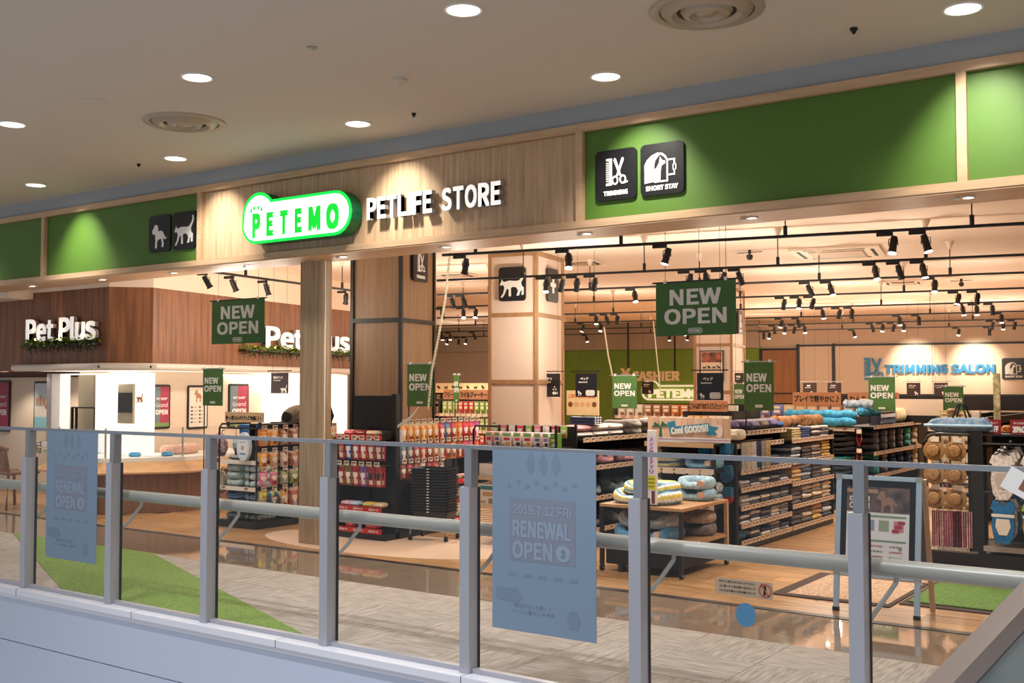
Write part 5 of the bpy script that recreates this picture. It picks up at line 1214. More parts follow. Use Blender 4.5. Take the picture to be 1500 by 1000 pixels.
# ---------------------------------------------------------------- narrow dark racks behind
def filler_unit(x0, x1, y0, y1, h, label, levels, cols, cats=('pouch', 'small packet'), step=.13, ph=.17, tagc=M_price, header=None, grp=None):
    t = thing('shelving_unit', label, 'shelving', (0, 0, 0))
    obj('plinth', B(x0, x1, y0+.02, y1, 0, .08), M_black, t); obj('back_panel', B(x0, x1, y1-.02, y1, .08, h), M_blackm, t)
    for x in (x0, x1-.03): obj('side_panel', B(x, x+.03, y0, y1, 0, h), M_black, t)
    for li, z in enumerate(levels):
        s_ = obj('shelf', B(x0, x1, y0, y1, z-.02, z), M_black, t); obj('shelf_edge', B(x0, x1, y0-.006, y0, z-.035, z+.012), M_shelfedge, s_)
        n = int((x1-x0-.06)/step)
        for k in range(n): 
            link('price_tag', price_me(), s_, (x0+.08+step*k, y0-.006, z-.01))
    nrow = ['bottom', 'second', 'third', 'fourth', 'fifth']
    for li, z in enumerate(levels):
        n = int((x1-x0-.06)/step)
        for k in range(n):
            c = cols[(k//3+li*2) % len(cols)]
            put('goods_pack', carton_mesh(step*.8, .08, ph, c, '#f2e6d6', '#f4ead8', '#8a4a34'), (x0+.09+step*k, y0+.08, z+.001), 0, 'goods pack on %s, %s shelf, %s from the left' % (grp, nrow[li] if li < len(levels)-1 else 'top', ordn(k) if k < 18 else 'far'), 'pack', 'packs on ' + grp)
    if header:
        hb = obj('header_board', B(x0+.1, x1-.1, y0+.0, y0+.02, h, h+.14), mat('tan_header', '#b9805a', .7), t); text(hb, header, (x0+x1)/2, h+.07, .085, M_blackm, (x1-x0)*.78, y0, .003, .03)
    return t
def xw(px, Y): return at(px, 565, Y).x
filler_unit(xw(900, 13.8), xw(1092, 13.8), 13.8, 14.3, 1.24, 'shelving unit of orange and cream pouches behind the beds', [.55, .80, 1.06], ['#d9812c', '#e0a040', '#d8d0c0', '#a07050', '#e8dcc8', '#b07a4a'], step=.145, grp='the orange pouch unit')
filler_unit(xw(1000, 13.2), xw(1075, 13.2), 13.2, 13.7, 1.16, 'unit with red-brown header for premium wet food', [.50, .72, .95], ['#e8d8b8', '#e0b070', '#e8e0d0'], step=.105, ph=.15, header='ねこちゃんおすすめのプレミアムウェットフード', grp='the wet food unit')
filler_unit(xw(1095, 16.4), xw(1345, 16.4), 16.4, 16.9, 1.22, 'wide shelving unit of pale packs under the rear banners', [.65, .98], ['#d8d860', '#e8dcc8', '#7f86b8', '#e0b880', '#c8a890', '#f0e4d0'], step=.19, ph=.22, grp='the wide rear unit')
for px, s in ((1195, 'プレイで軽やかに♪'), (1278, 'わんちゃんおやつ')):
    P = at(px, 599, 16.35); t = thing('header_board', 'tan header board %s of the pair over the wide rear unit' % ('left' if px < 1200 else 'right'), 'sign', (P.x, 16.38, 1.2)); obj('board', B(-.38, .38, 0, .02, .0, .2), mat('tan_header', '#b9805a', .7), t); text(t, s, 0, .10, .10, M_blackm, .7, 0, .003, .03)
filler_unit(xw(642, 12.6), xw(722, 12.6), 12.6, 13.1, 1.30, 'unit of green snack packs left of the white column', [.60, .84, 1.08], ['#8fb84a', '#a8c860', '#d8483c'], step=.10, ph=.19, header='フリーズドライ＆ジャーキー', grp='the green snack unit')
filler_unit(-3.05, -2.55, 12.6, 15.5, 1.15, 'narrow dark rack of green and cream bottles beside the aisle', [.12, .36, .60, .84, 1.06], ['#9aa04a', '#d8c8a0', '#3f4a58', '#c8b060', '#e0d8c8'], step=.11, ph=.16, grp='the narrow bottle rack')
# far left pack shelves behind the wooden facade column
filler_unit(xw(636, 20.5), xw(716, 20.5), 20.5, 21, 1.42, 'tall rear shelves with a lit animal header between the columns', [.8, 1.1, 1.36], ['#c8a080', '#d8b890', '#8a6a50'], step=.2, ph=.2, grp='the tall rear shelves')
P = at(676, 567, 20.45); t = thing('lit_header', 'lit cream header with small animal silhouettes above the rear shelves', 'sign', (P.x, 20.46, P.z)); hw = (xw(716, 20.5)-xw(636, 20.5))/2
obj('lit_board', B(-hw, hw, 0, .05, -.13, .10), glow('warm_lit_header', '#e8bd86', .5), t)
for k in range(7): obj('animal_silhouette', poly_icon(CAT if k % 2 else DOG, .12, -.006, 0, -hw*.85+.27*k*hw, 0), M_blackm, t)
obj('header_post', B(-.03, .03, .02, .04, -.2, -.13), M_black, t)
# quiz board between column and bed unit
P = at(853, 584, 11.9); t = thing('quiz_board', 'cream board with orange Japanese question and round cat pictures', 'sign', (P.x, 11.9, 1.12))
obj('board', B(-.24, .24, 0, .02, 0, .32), mat('cream_board', '#f3dfae', .6), t); text(t, 'この子は何の猫種？', 0, .25, .055, cm('#e0701c'), .42, 0, .003, .02)
for k in range(5): obj('cat_picture', prism([(-.18+.09*k+.035*math.cos(a), .14+.035*math.sin(a)) for a in [2*PI*j/14 for j in range(14)]], -.004, 0), cm('#8a4a2c' if k in (0, 4) else '#e8b890'), t)
obj('board_stand', B(-.02, .02, .0, .03, -1.12, 0), M_black, t)

# ---------------------------------------------------------------- right-hand rack of hats and dog clothes
g8 = thing('clothes_rack', 'black rack of straw hats and small dog clothes at the right', 'rack', (0, 0, 0))
hx0, hx1, hy0, hy1 = -2.40, -.55, 9.56, 10.3
obj('plinth', B(hx0, hx1, hy0, hy1, 0, .11), M_black, g8); obj('glass_deck', B(hx0-.06, hx0+.42, hy0-.05, hy1, .112, .125), mat('grey_deck', '#6d655c', .2), g8)
obj('front_shelf', B(hx0+.46, hx1, hy0-.02, hy1, .16, .18), mat('grey_deck', '#6d655c', .2), g8); obj('shelf_edge', B(hx0+.46, hx1, hy0-.026, hy0-.02, .14, .185), M_metal, g8)
obj('thick_post', B(hx0+.34, hx0+.46, hy0+.02, hy0+.08, .11, 1.12), M_blackm, g8); obj('centre_panel', B(hx0+.46, hx1, hy0+.40, hy0+.42, .11, 1.1), M_blackm, g8)
fr_ = bmesh.new(); tube(fr_, [(hx0, hy0, .11), (hx0, hy0, 1.02), (hx0+.03, hy0, 1.07), (hx0+.08, hy0, 1.09), (hx0+.36, hy0, 1.09)], .010, 8); obj('bent_frame', fr_, M_black, g8, smooth=True)
for k in range(9): obj('panel_wire', T([(hx0+.0+.038*k+.02, hy0+.01, .12), (hx0+.02+.038*k, hy0+.01, 1.07)], .0022, 4), M_metal, g8)
for k in range(5): obj('panel_cross_wire', T([(hx0, hy0+.012, .2+.2*k), (hx0+.34, hy0+.012, .2+.2*k)], .0022, 4), M_metal, g8)
for z in (1.02, .62):
    obj('hang_bar', T([(hx0+.46, hy0+.02, z), (hx1, hy0+.02, z)], .010, 8), M_black, g8)
for k in range(12): obj('face_bar_hook', T([(hx0+.52+.13*k, hy0+.4, 1.02), (hx0+.52+.13*k, hy0-.06, .99)], .004, 5), M_black, g8)
def hat():
    t = thing('straw_hat', 'straw hat', 'hat', (0, 0, 0), 0, 'straw hats on the wire panel')
    M = mat('straw_weave', '#a9804e', .8, noise_s=70, amt=.2); 
    o = obj('brim', lathe([(0, .0), (.05, .0), (.085, -.006), (.088, -.002), (.052, .006), (0, .006)], 26), M, t, rot=(PI/2, 0, 0), smooth=True)
    obj('crown', lathe([(.052, .002), (.050, .03), (.043, .046), (.02, .05), (0, .05)], 24), M, t, rot=(PI/2, 0, 0), smooth=True)
    obj('hat_band', lathe([(.0535, .004), (.0535, .016), (.0515, .016), (.0515, .004)], 24), M_blackm, t, rot=(PI/2, 0, 0)); link('hat_tag', price_me(), t, (.01, -.004, .095)); return t
hp = hat()
for r, z in enumerate((.955, .755, .555)):
    for c in range(2):
        h_ = hp if (r, c) == (0, 0) else dup(hp)
        h_.location = (hx0+.085+.17*c, hy0-.045, z); h_.rotation_euler = (.06*(c-r*.5), .1*c, 0); h_['label'] = 'small straw hat with black band, %s row of the wire panel, %s one' % (['top', 'middle', 'lowest'][r], 'left' if c == 0 else 'right')
def garment_mesh(c, c2, hem=.34, w_=.2):
    def f():
        P = [(-.035, 0), (-.075, .005), (-.10, -.06), (-.075, -.075), (-.09, -.2), (-.075, -hem+.05), (-.04, -hem), (.04, -hem), (.075, -hem+.05), (.09, -.2), (.075, -.075), (.10, -.06), (.075, .005), (.035, 0), (.02, -.03), (-.02, -.03)]
        P = [(x*w_/.2, z) for x, z in P]; bm = prism(P, -.012, .012)
        prism([(x*w_/.2, z) for x, z in [(-.05, -.14), (.05, -.14), (.06, -.20), (.03, -.27), (-.03, -.27), (-.06, -.20)]], -.015, -.012, bm, 1)
        prism([(x*w_/.2, z) for x, z in [(-.088, -.10), (.088, -.10), (.089, -.125), (-.089, -.125)]], -.014, -.012, bm, 1)
        return mesh_of(bm, 'garment', [cm(c, 'cloth'), cm(c2, 'print')])
    return cached(('garm', c, c2, hem, w_), f)
GR = [[('#e9e1dc', '#c8b8b4', 'white'), ('#ece6e6', '#c83040', 'white and red'), ('#d86a50', '#f0e0d0', 'coral'), ('#e8e0e0', '#8a8a9a', 'pale')], [('#1f76b4', '#f0ece4', 'blue'), ('#b8d23c', '#f0ece0', 'lime green'), ('#d85a8a', '#f4e6ea', 'pink'), ('#3c4a78', '#e8e0d8', 'navy')]]
for r, (z, hm) in enumerate(((.93, .36), (.555, .34))):
    for c in range(4):
        for q in range(4):
            g_ = GR[r][c]; t = thing('dog_garment', '%s dog garment on a dark hanger, %s row, %s column, %s deep' % (g_[2], 'upper' if r == 0 else 'lower', ordn(c), ordn(q)), 'dog garment', (hx0+.62+.235*c+.012*q, hy0-.05+.055*q, z-.0+.022*q), -.12, 'dog clothes on the rack')
            link('garment', garment_mesh(g_[0] if q % 2 == 0 else '#dcd6d2', g_[1], hm), t)
            obj('hanger', T([(-.06, 0, .004), (0, 0, .035), (.06, 0, .004)], .006, 6), M_blackm, t); obj('hanger_hook', T([(0, 0, .035), (0, 0, .06), (.01, 0, .068)], .0035, 5), M_blackm, t); obj('size_cube', B(-.008, .008, -.008, .008, .036, .052), M_white, t)
for k in range(4):
    put('plaid_garment', towel_mesh(.09, .30, ['#7a2438', '#8a3a4a', '#3a2a40', '#8a2c40'][k], ['#d8b8b8', '#b88a90', '#8a2c40', '#e0c8c8'][k]), (hx0+.10+.075*k, hy0-.03+.01*k, .45), .1*k, 'red plaid dog garment under the straw hats, %s from the left' % ordn(k), 'dog garment', 'plaid clothes under the hats')
t = thing('blue_carrier', 'blue patterned pet carrier lying on top of the hat rack', 'bag', (hx0+.26, hy0+.18, 1.10)); link('carrier_body', cushion_mesh(.56, .36, .13, '#3f6f9c', 'speckle'), t); obj('carrier_piping', T([(-.27, -.15, .065), (0, -.185, .065), (.27, -.15, .065)], .012, 8), cm('#a9cfe8'), t)
for s in (-1, 1): obj('carrier_handle', T([(-.06, s*.08, .11), (-.02, s*.04, .24), (.02, s*.04, .24), (.06, s*.08, .11)], .008, 6), M_blackm, t)
for k in range(4):
    pet_h = lathe([(0, .0), (.085, 0), (.09, .01), (.052, .012), (.05, .045), (.03, .06), (0, .062)], 22)
    o = obj('sun_hat', pet_h, mat('straw_weave', '#a9804e') if k == 0 else mat('orange_straw', '#b8762c', .8, noise_s=60, amt=.2), loc=(hx0+.12+.15*k, hy0+.48, 1.10 if k else 1.24), smooth=True); tag(o, '%s straw sun hat on the rack top behind the blue carrier, %s one' % ('pale' if k == 0 else 'orange', ordn(k)), 'hat', 'sun hats on the rack top')
hs = thing('hat_stand', 'small dark stand holding sun hats on the rack top', 'stand', (hx0+.12, hy0+.48, 1.10)); obj('stand_pole', T([(0, 0, 0), (0, 0, .138)], .01, 8), M_black, hs); obj('stand_base', B(-.06, .5, -.12, .12, -.012, -.001), M_black, hs); obj('stand_block', B(-.2, -.1, -.1, .1, -.03, 0), M_black, hs)
for k, px in enumerate((1450, 1496)):
    P = at(px, 620, hy0+.1); t = thing('discount_sign', 'dark red discount sign reading 20 percent off, %s one on the rack' % ('left' if k == 0 else 'right'), 'sign', (P.x, hy0+.1, 1.10)); obj('sign_sheet', B(-.085, .085, 0, .006, 0, .12), mat('wine_red_sign', '#8c1626', .5), t)
    text(t, '20%OFF', 0, .04, .045, M_whiteprint, .13, 0, .001, .03); text(t, '表示価格より', 0, .092, .018, M_whiteprint, .12, 0, .001)
tt = g8; obj('shelf_board', B(hx0+.46, hx1, hy0+.02, hy0+.6, 1.085, 1.10), M_black, tt); obj('shelf_board_left', B(hx0+.02, hx0+.45, hy0+.06, hy0+.7, 1.075, 1.09), M_black, tt); obj('support_post', B(hx0+.40, hx0+.43, hy0+.3, hy0+.33, .11, 1.075), M_black, tt)
for k in range(6): put('sunglasses_pack', carton_mesh(.07, .03, .09, '#3a2420', '#8a6a50', '#c8a888', '#1a1010'), (hx0+.76+.085*k, hy0+.12, 1.101), 0, 'small brown package standing on the rack top, %s one' % ordn(k), 'package', 'small packages on the rack top')
# tall pale patterned pole
P = at(1460, 560, 11.2); t = thing('growth_pole', 'pale patterned tall pole standing behind the discount sign', 'pole', (P.x, 11.2, 0)); obj('pole_body', B(-.03, .03, -.015, .015, .02, 1.62), mat('pale_pattern', '#c9c08f', .7, noise_s=18, amt=.3), t); obj('pole_base', B(-.12, .12, -.1, .1, 0, .02), M_black, t)

# ---------------------------------------------------------------- A-frame board
t = thing('sandwich_board', 'white aluminium A-frame board with Grand OPEN poster on the entrance mat', 'sign', (-2.13, 7.18, .006))
M_alu = mat('pale_blue_aluminium', '#b6cde0', .3, .35)
f0 = obj('front_frame', bmesh.new(), M_alu, t, rot=(-.13, 0, 0))
bm = bmesh.new(); W2, H2 = .262, .90
for x in (-1, 1): box(bm, x*W2-.018, x*W2+.018, -.012, .012, .0, H2, bev=.003)
box(bm, -W2, W2, -.012, .012, H2-.03, H2, bev=.003); box(bm, -W2, W2, -.012, .012, .235, .265, bev=.003)
f0.data = mesh_of(bm, 'front_frame', M_alu)
for x in (-1, 1): obj('corner_cap', B(x*W2-.022, x*W2+.022, -.015, .014, .235, .27), M_metal, f0); obj('rubber_foot', B(x*W2-.02, x*W2+.02, -.014, .014, -.004, .02), M_blackm, f0); obj('corner_cap', B(x*W2-.022, x*W2+.022, -.015, .014, H2-.03, H2+.004), M_metal, f0)
obj('dark_border', B(-W2+.018, W2-.018, -.006, .004, .265, H2-.03), mat('navy_black_border', '#141a24', .3), f0)
obj('poster_sheet', B(-.205, .205, -.008, -.006, .29, H2-.075), mat('poster_white', '#e6e6ea', .4), f0)
obj('poster_picture', B(-.205, .205, -.0095, -.008, .66, H2-.075), mat('poster_photo_brown', '#6d5a58', .4, noise_s=12, amt=.3, hex2='#46404a'), f0)
obj('dog_picture', poly_icon(DOG, .16, -.011, -.0095, .06, .735), mat('dog_photo', '#9a7a6c', .5), f0); obj('picture_band', B(-.205, .0, -.0105, -.0095, .785, .81), cm('#b08a78'), f0)
text(f0, 'Grand', -.12, .745, .034, M_whiteprint, .13, -.011, .001, .01); text(f0, 'OPEN', -.12, .70, .036, M_whiteprint, .13, -.011, .001, .01)
for z in (.635, .475): obj('green_band', B(-.185, .185, -.0095, -.008, z-.006, z+.006), cm('#7f9a86'), f0)
for k in range(4): obj('product_picture', B(-.18+.095*k, -.115+.095*k, -.0095, -.008, .54, .61), cm(['#2c3550', '#8a9ab8', '#9aa894', '#c88a94'][k]), f0)
for k in range(3): obj('red_oval', prism(rrect(.05, .022, .01, 3, .155-.018*k, .60-.028*k), -.011, -.0095), cm('#a83a48'), f0)
for j in range(5):
    for k in range(3): text(f0, ['ポイント', '特別価格', 'お買得品', '会員様限定'][(j+k) % 4], -.13+.125*k, .44-.034*j, .013, cm('#b04a5a') if (j+k) % 2 else cm('#6a6a70'), .085, -.008, .001)
for k in range(2): obj('round_mark', prism([(.15-.18*k+.012*math.cos(a), .43-.08*k+.012*math.sin(a)) for a in [2*PI*j/12 for j in range(12)]], -.0095, -.008), cm('#8a9a90'), f0)
b0 = obj('rear_frame', B(-W2+.0, W2+.0, -.01, .01, .23, H2), mat('grey_back_panel', '#6a6460', .5), t, loc=(.02, .32, 0), rot=(.20, 0, 0))
for x in (-1, 1): obj('rear_leg', B(x*W2-.015, x*W2+.015, -.012, .012, .0, .9), M_woodtrim, b0)
# entrance mats
t = thing('entrance_mat', 'brown bordered mat with speckled beige field under the A-frame board', 'mat', (0, 0, 0))
M_mb = mat('brown_mat_border', '#3a2319', .9)
obj('mat_border', B(-2.96, -2.12, 7.46, 8.52, .0, .008), M_mb, t); obj('mat_field', B(-2.86, -2.15, 7.53, 8.45, .0085, .011), mat('speckled_beige_mat', '#b5967c', .95, noise_s=60, amt=.3, hex2='#8a6e58'), t)
t = thing('turf_mat', 'green artificial turf mat with dark border right of the A-frame board', 'mat', (0, 0, 0))
obj('mat_border', B(-2.10, -.9, 7.62, 8.62, .0, .008), M_mb, t); obj('turf_field', B(-2.06, -.9, 7.70, 8.55, .0085, .018), mat('artificial_turf', '#587a2a', .95, noise_s=70, amt=.3), t)

# ---------------------------------------------------------------- hanging banners
def banner(px0, px1, py0, py1, Y, label, big=False, pole=None, m=None, ztop=None, rz=0, hang=None):
    P0, P1 = at(px0, py0, Y), at(px1, py0, Y); pm = (px0+px1)/2; zt_, zb_ = at(pm, py0, Y).z, at(pm, py1, Y).z
    w_ = P1.x-P0.x; h = zt_-zb_; t = thing('hanging_banner' if hang else 'pole_banner', label, 'banner', ((P0.x+P1.x)/2, Y, zb_), rz)
    obj('banner_cloth', prism([(-w_/2, 0), (w_/2, .0), (w_/2, h), (-w_/2, h)], -.004, .0), m or (M_banner if big else M_banner2), t)
    if big:
        text(t, 'NEW', 0, h*.72, h*.27, M_greyprint, w_*.62, -.004, .002, .012); text(t, 'OPEN', 0, h*.36, h*.27, M_greyprint, w_*.76, -.004, .002, .012); petemo_small(t, 0, h*.09, w_*.18, M_greyprint, -.004)
    else:
        text(t, 'NEW', -w_*.07, h*.68, h*.155, M_whiteprint, w_*.66, -.004, .002, .014); text(t, 'OPEN', 0, h*.46, h*.155, M_whiteprint, w_*.82, -.004, .002, .014); obj('emblem', prism(rrect(w_*.26, h*.06, h*.02, 3, 0, h*.09), -.006, -.004), M_greyprint, t)
    obj('top_bar', B(-w_/2-.03, w_/2+.03, -.006, .006, h-.002, h+.010), M_black if big else M_metal, t)
    for x in (-w_*.38, w_*.38): obj('banner_clip', B(x-.012, x+.012, -.010, .010, h-.004, h+.022), M_white, t)
    if hang:
        for x in (-w_*.38, w_*.38): obj('hanging_wire', T([(x, 0, h+.02), (x, 0, hang-zb_)], .0022, 4), M_black, t)
    if pole is not None: obj('banner_pole', T([(-w_/2+.01, .012, h), (-w_/2+.01, .012, pole-zb_)], .007, 6), M_black, t)
    return t
banner(311, 388, 439, 503, 7.65, 'large green NEW OPEN banner hanging before the walnut block', True, hang=ZI)
banner(961, 1078, 412, 491, 7.65, 'largest green NEW OPEN banner hanging before the far column', True, hang=ZI)
banner(298, 327, 540, 594, 8.05, 'small green NEW OPEN banner on the pole of the left bed stand', pole=0)
banner(597, 634, 533, 595, 8.75, 'small green NEW OPEN banner before the brown column', pole=0)
banner(897, 933, 550, 598, 11.3, 'small green NEW OPEN banner before the green rear wall', pole=0)
banner(1075, 1091, 562, 597, 14.6, 'partly hidden green NEW OPEN banner behind the bright one', pole=0)
banner(1090, 1133, 530, 601, 9.35, 'bright green NEW OPEN banner above the textile shelves', pole=1.05)
banner(1272, 1311, 552, 602, 13.6, 'green NEW OPEN banner left of the salon lettering foot, above the bone cushions', pole=1.0)
banner(1382, 1411, 566, 603, 14.2, 'green NEW OPEN banner under the end of the salon letters', pole=0)
t = banner(665, 673, 549, 590, 12.4, 'narrow green banner seen almost edge-on above the green snacks', pole=0)
# category signs
def cat_sign(px0, px1, py0, py1, Y, label, txt, sub, icons, m=None, hangz=ZI, bar=True):
    P0, P1 = at(px0, py0, Y), at(px1, py0, Y); pm = (px0+px1)/2; zt_, zb_ = at(pm, py0, Y).z, at(pm, py1, Y).z
    w_ = P1.x-P0.x; h = zt_-zb_; t = thing('category_sign', label, 'sign', ((P0.x+P1.x)/2, Y, zb_))
    obj('sign_plate', B(-w_/2, w_/2, 0, .01, 0, h), m or M_dark, t)
    text(t, txt, -w_*.08, h*.78, h*.12, M_whiteprint, min(w_*.7, h*.12*len(txt)*1.1), 0, .002, .02); text(t, sub, -w_*.14, h*.63, h*.045, M_greyprint, w_*.4, 0, .002, .02)
    for (ic, x, z, s) in icons:
        if ic == 'bed': obj('bed_symbol', bedicon(w_*s, x*w_, z*h), M_greyprint, t)
        elif ic == 'dots':
            for dx, dz in ((-.06, 0), (.06, 0), (0, .1)): obj('treat_symbol', prism([(x*w_+dx*w_+.035*w_*math.cos(a), z*h+dz*w_+.035*w_*math.sin(a)) for a in [2*PI*j/8 for j in range(8)]], -.003, 0), M_whiteprint, t)
        elif ic == 'fish': obj('fish_symbol', prism([(x*w_-.12*w_, z*h), (x*w_-.05*w_, z*h+.07*w_), (x*w_+.05*w_, z*h+.05*w_), (x*w_+.08*w_, z*h), (x*w_+.14*w_, z*h+.06*w_), (x*w_+.14*w_, z*h-.06*w_), (x*w_+.08*w_, z*h), (x*w_+.05*w_, z*h-.05*w_), (x*w_-.05*w_, z*h-.07*w_)], -.003, 0), M_whiteprint, t)
        else: obj('animal_symbol', poly_icon(CAT if ic == 'cat' else DOG, w_*s, -.003, 0, x*w_, z*h), M_whiteprint, t)
    if bar: obj('hanging_bar', B(-w_*.7, w_*.7, -.004, .004, h+.02, h+.032), M_metal if Y > 12 else M_black, t)
    for x in (-w_*.4, w_*.4): obj('hanging_wire', T([(x, .004, h), (x, .004, hangz-zb_)], .0022, 4), M_black, t)
    return t
cat_sign(397, 422, 546, 576, 9.4, 'dark plum sign with white cat head behind the wooden facade column', '猫用グッズ', 'CAT GOODS', [('cat', .25, .2, .4)], mat('dark_plum_sign', '#33232c', .5))
cat_sign(790, 820, 547, 581, 11.2, 'black treats sign with fish symbol on the white column', 'おやつ', 'TREATS', [('cat', -.28, .16, .28), ('dots', .25, .32, .1), ('fish', .25, .16, .1)])
cat_sign(843, 874, 547, 581, 11.2, 'black beds sign right of the white column', 'ベッド', 'BEDS', [('dog', -.3, .16, .24), ('bed', .2, .17, .42)])
cat_sign(1021, 1059, 546, 586, 9.6, 'black beds sign in front of the far column', 'ベッド', 'BEDS', [('dog', -.3, .16, .24), ('bed', .2, .17, .42)])
cat_sign(940, 957, 559, 577, 20, 'small dark sign before the rear logo', 'おもちゃ', 'TOYS', [('dog', .2, .2, .3)], mat('dark_brown_sign', '#2d1c18', .5))
cat_sign(1076, 1089, 546, 571, 15.2, 'dark sign half hidden left of the bright green banner', '首輪', 'COLLAR', [('dog', .2, .2, .3)], mat('dark_brown_sign', '#2d1c18', .5))
for px, nm, tx in ((1176, 'leftmost small dark sign under the cream rear panel', '食器'), (1212, 'small dark sign at the black post of the rear wall', '爪切り'), (1328, 'small dark sign with brush symbol below the salon letters', 'お手入れ'), (1368, 'small dark sign left of the farthest green banner', 'シャンプー')):
    cat_sign(px, px+20, 560.5, 579.5, 21.5, nm, tx, 'GOODS', [('dog', .2, .2, .35)], mat('dark_brown_sign', '#2d1c18', .5))
# ropes hung from the ceiling
def rope(pts, r, label, m=M_ropem, beads=False):
    t = thing('hanging_rope', label, 'rope', pts[0]); q = [Vector(p)-Vector(pts[0]) for p in pts]
    obj('rope_strand', T(q, r*.6, 8), m, t)
    if beads:
        bm = bmesh.new(); a, b2 = q[0], q[-1]; L = (b2-a).length; n = int(L/.03)
        for k in range(n):
            i = k/n*(len(q)-1); i0 = int(i); p = q[i0].lerp(q[min(i0+1, len(q)-1)], i-i0); lathe([(0, -r), (r, 0), (0, r)], 6, bm, p)
        o = obj('rope_beads', bm, m, t); o['kind'] = 'stuff'
rope([at(659, 372, 8.6), at(652, 440, 8.6), at(641, 500, 8.6), at(632, 545, 8.6), at(627, 600, 8.6)], .018, 'beaded pale rope hanging beside the brown column', beads=True)
rope([at(885, 479, 14), at(891, 520, 14), at(898, 553, 14)], .02, 'pale rope slanting down to the banner before the green wall')
rope([at(957, 470, 14), at(962, 520, 14), at(968, 578, 14)], .014, 'thin pale rope crossing the rear logo')
t = thing('curved_tail_toy', 'long white curved toy sticking out above the basket stack', 'toy', at(582, 625, 8.0)); q0 = at(582, 625, 8.0); obj('curved_tail', tube(bmesh.new(), [at(582, 625, 8.0)-q0, at(597, 615, 8.0)-q0, at(606, 606, 8.0)-q0, at(613, 595, 8.0)-q0], [.014, .013, .010, .003], 10), M_white, t, smooth=True); obj('toy_card', B(.04, .07, -.01, 0, -.16, -.02), M_white, t)

# ---------------------------------------------------------------- pet shop corner
def on_seg(a, b2, px):               # point of the vertical face a-b seen at column px
    d = ray(px, 565); a = Vector((*a, 0)); e = Vector((*b2, 0))-a
    # solve d*s = a + e*u
    det = d.x*(-e.y)+e.x*d.y; s = (a.x*(-e.y)+e.x*a.y)/det; return Vector((d.x*s, d.y*s, 0))
faces = [(PB[0], PB[1]), (PB[1], PB[2]), (PB[2], PB[3])]
def face_rot(k): a, b2 = faces[k]; return math.atan2(b2[1]-a[1], b2[0]-a[0])
def z_on(P, py): d = ray(750, py); 
def zat(px, py, P): d = ray(px, py); return 1.5 + d.z*(Vector((P.x, P.y)).length/Vector((d.x, d.y)).length)
def pp_letters(k, px0, px1, py0, py1, label):
    P0, P1 = on_seg(*faces[k], px0), on_seg(*faces[k], px1); Pm = (P0+P1)/2; w_ = (P1-P0).length; zt_ = zat((px0+px1)/2, py0, Pm); zb_ = zat((px0+px1)/2, py1, Pm)
    t = thing('letter_sign', label, 'sign', (Pm.x, Pm.y, (zt_+zb_)/2), face_rot(k))
    Wd = {'P': .60, 'e': .56, 't': .36, ' ': .24, 'l': .19, 'u': .53, 's': .53}; Hd = {'P': 1, 'e': .77, 't': .92, 'l': 1.02, 'u': .75, 's': .77}
    S = 'Pet Plus'; tot = sum(Wd[c] for c in S)+.11*7; kk = w_/tot; x = -w_/2; H = zt_-zb_
    for c in S:
        if c != ' ':
            h_ = H*Hd[c]; lt = text(t, c, x+Wd[c]*kk/2, (h_-H)/2, h_, wl, Wd[c]*kk, -.02, .05, .012, name='letter'); text(lt, c, 0, 0, h_, glow('white_lit_letters', '#fff6ee', .5), Wd[c]*kk, -.05, .006, .012, name='letter_face')
        x += (Wd[c]+.11)*kk
    return t
pp_letters(0, 45, 145, 467, 498, 'white raised letters Pet Plus on the left face of the walnut block')
pp_letters(2, 384, 505, 484, 512, 'white raised letters Pet Plus partly behind the wooden facade column')
M_leaf = [mat('leaf_green', '#4f7f2c', .6), mat('leaf_lime', '#a8b83c', .6), mat('leaf_dark', '#234018', .6)]
def planter(k, px0, px1, py, label, n):
    P0, P1 = on_seg(*faces[k], px0), on_seg(*faces[k], px1); Pm = (P0+P1)/2; w_ = (P1-P0).length; z = zat((px0+px1)/2, py, Pm)
    t = thing('plant_ledge', label, 'plant', (Pm.x, Pm.y, z), face_rot(k))
    obj('ledge', B(-w_/2, w_/2, -.13, -.002, -.03, -.01), M_black, t)
    for m_i, M in enumerate(M_leaf):
        bm = bmesh.new(); rnd = random.Random(px0+m_i)
        for q in range(n):
            c = Vector((rnd.uniform(-w_/2, w_/2), rnd.uniform(-.15, -.01), rnd.uniform(-.09 if m_i == 2 else -.03, .06))); a = rnd.uniform(0, 6.28); L = rnd.uniform(.03, .055)
            d1 = Vector((math.cos(a), math.sin(a)*.5-.3, rnd.uniform(-.5, .6))).normalized()*L; d2 = d1.cross(Vector((.3, .5, .8))).normalized()*L*.35
            bm.faces.new([bm.verts.new(c), bm.verts.new(c+d1*.5+d2), bm.verts.new(c+d1), bm.verts.new(c+d1*.5-d2)])
        o = obj('foliage', bm, M, t); o['kind'] = 'stuff'
    for q in range(max(2, int(w_/.45))):
        x = -w_/2+w_*(q+.5)/max(2, int(w_/.45))
        for up_ in (1, -1):
            l = bpy.data.lights.new('ledge_lamp', 'SPOT'); l.energy = 6.5; l.color = (1, .72, .45); l.spot_size = 1.5; l.spot_blend = .7; l.shadow_soft_size = .02
            o = bpy.data.objects.new('ledge_lamp', l); COL.objects.link(o); o.parent = t; o.location = (x, -.11, .02*up_); o.rotation_euler = (PI-.25 if up_ == 1 else .25, 0, 0)
    for q in range(int(w_/.16)):
        x = -w_/2+.1+.16*q+random.uniform(-.04, .04); obj('root_tuft', T([(x, -.08, -.03), (x+.01, -.09, -.08), (x+.02, -.085, -.12)], .006, 5), M_leaf[2], t)
planter(0, 44, 147, 503, 'narrow ledge of leafy green plants under the left letters', 260)
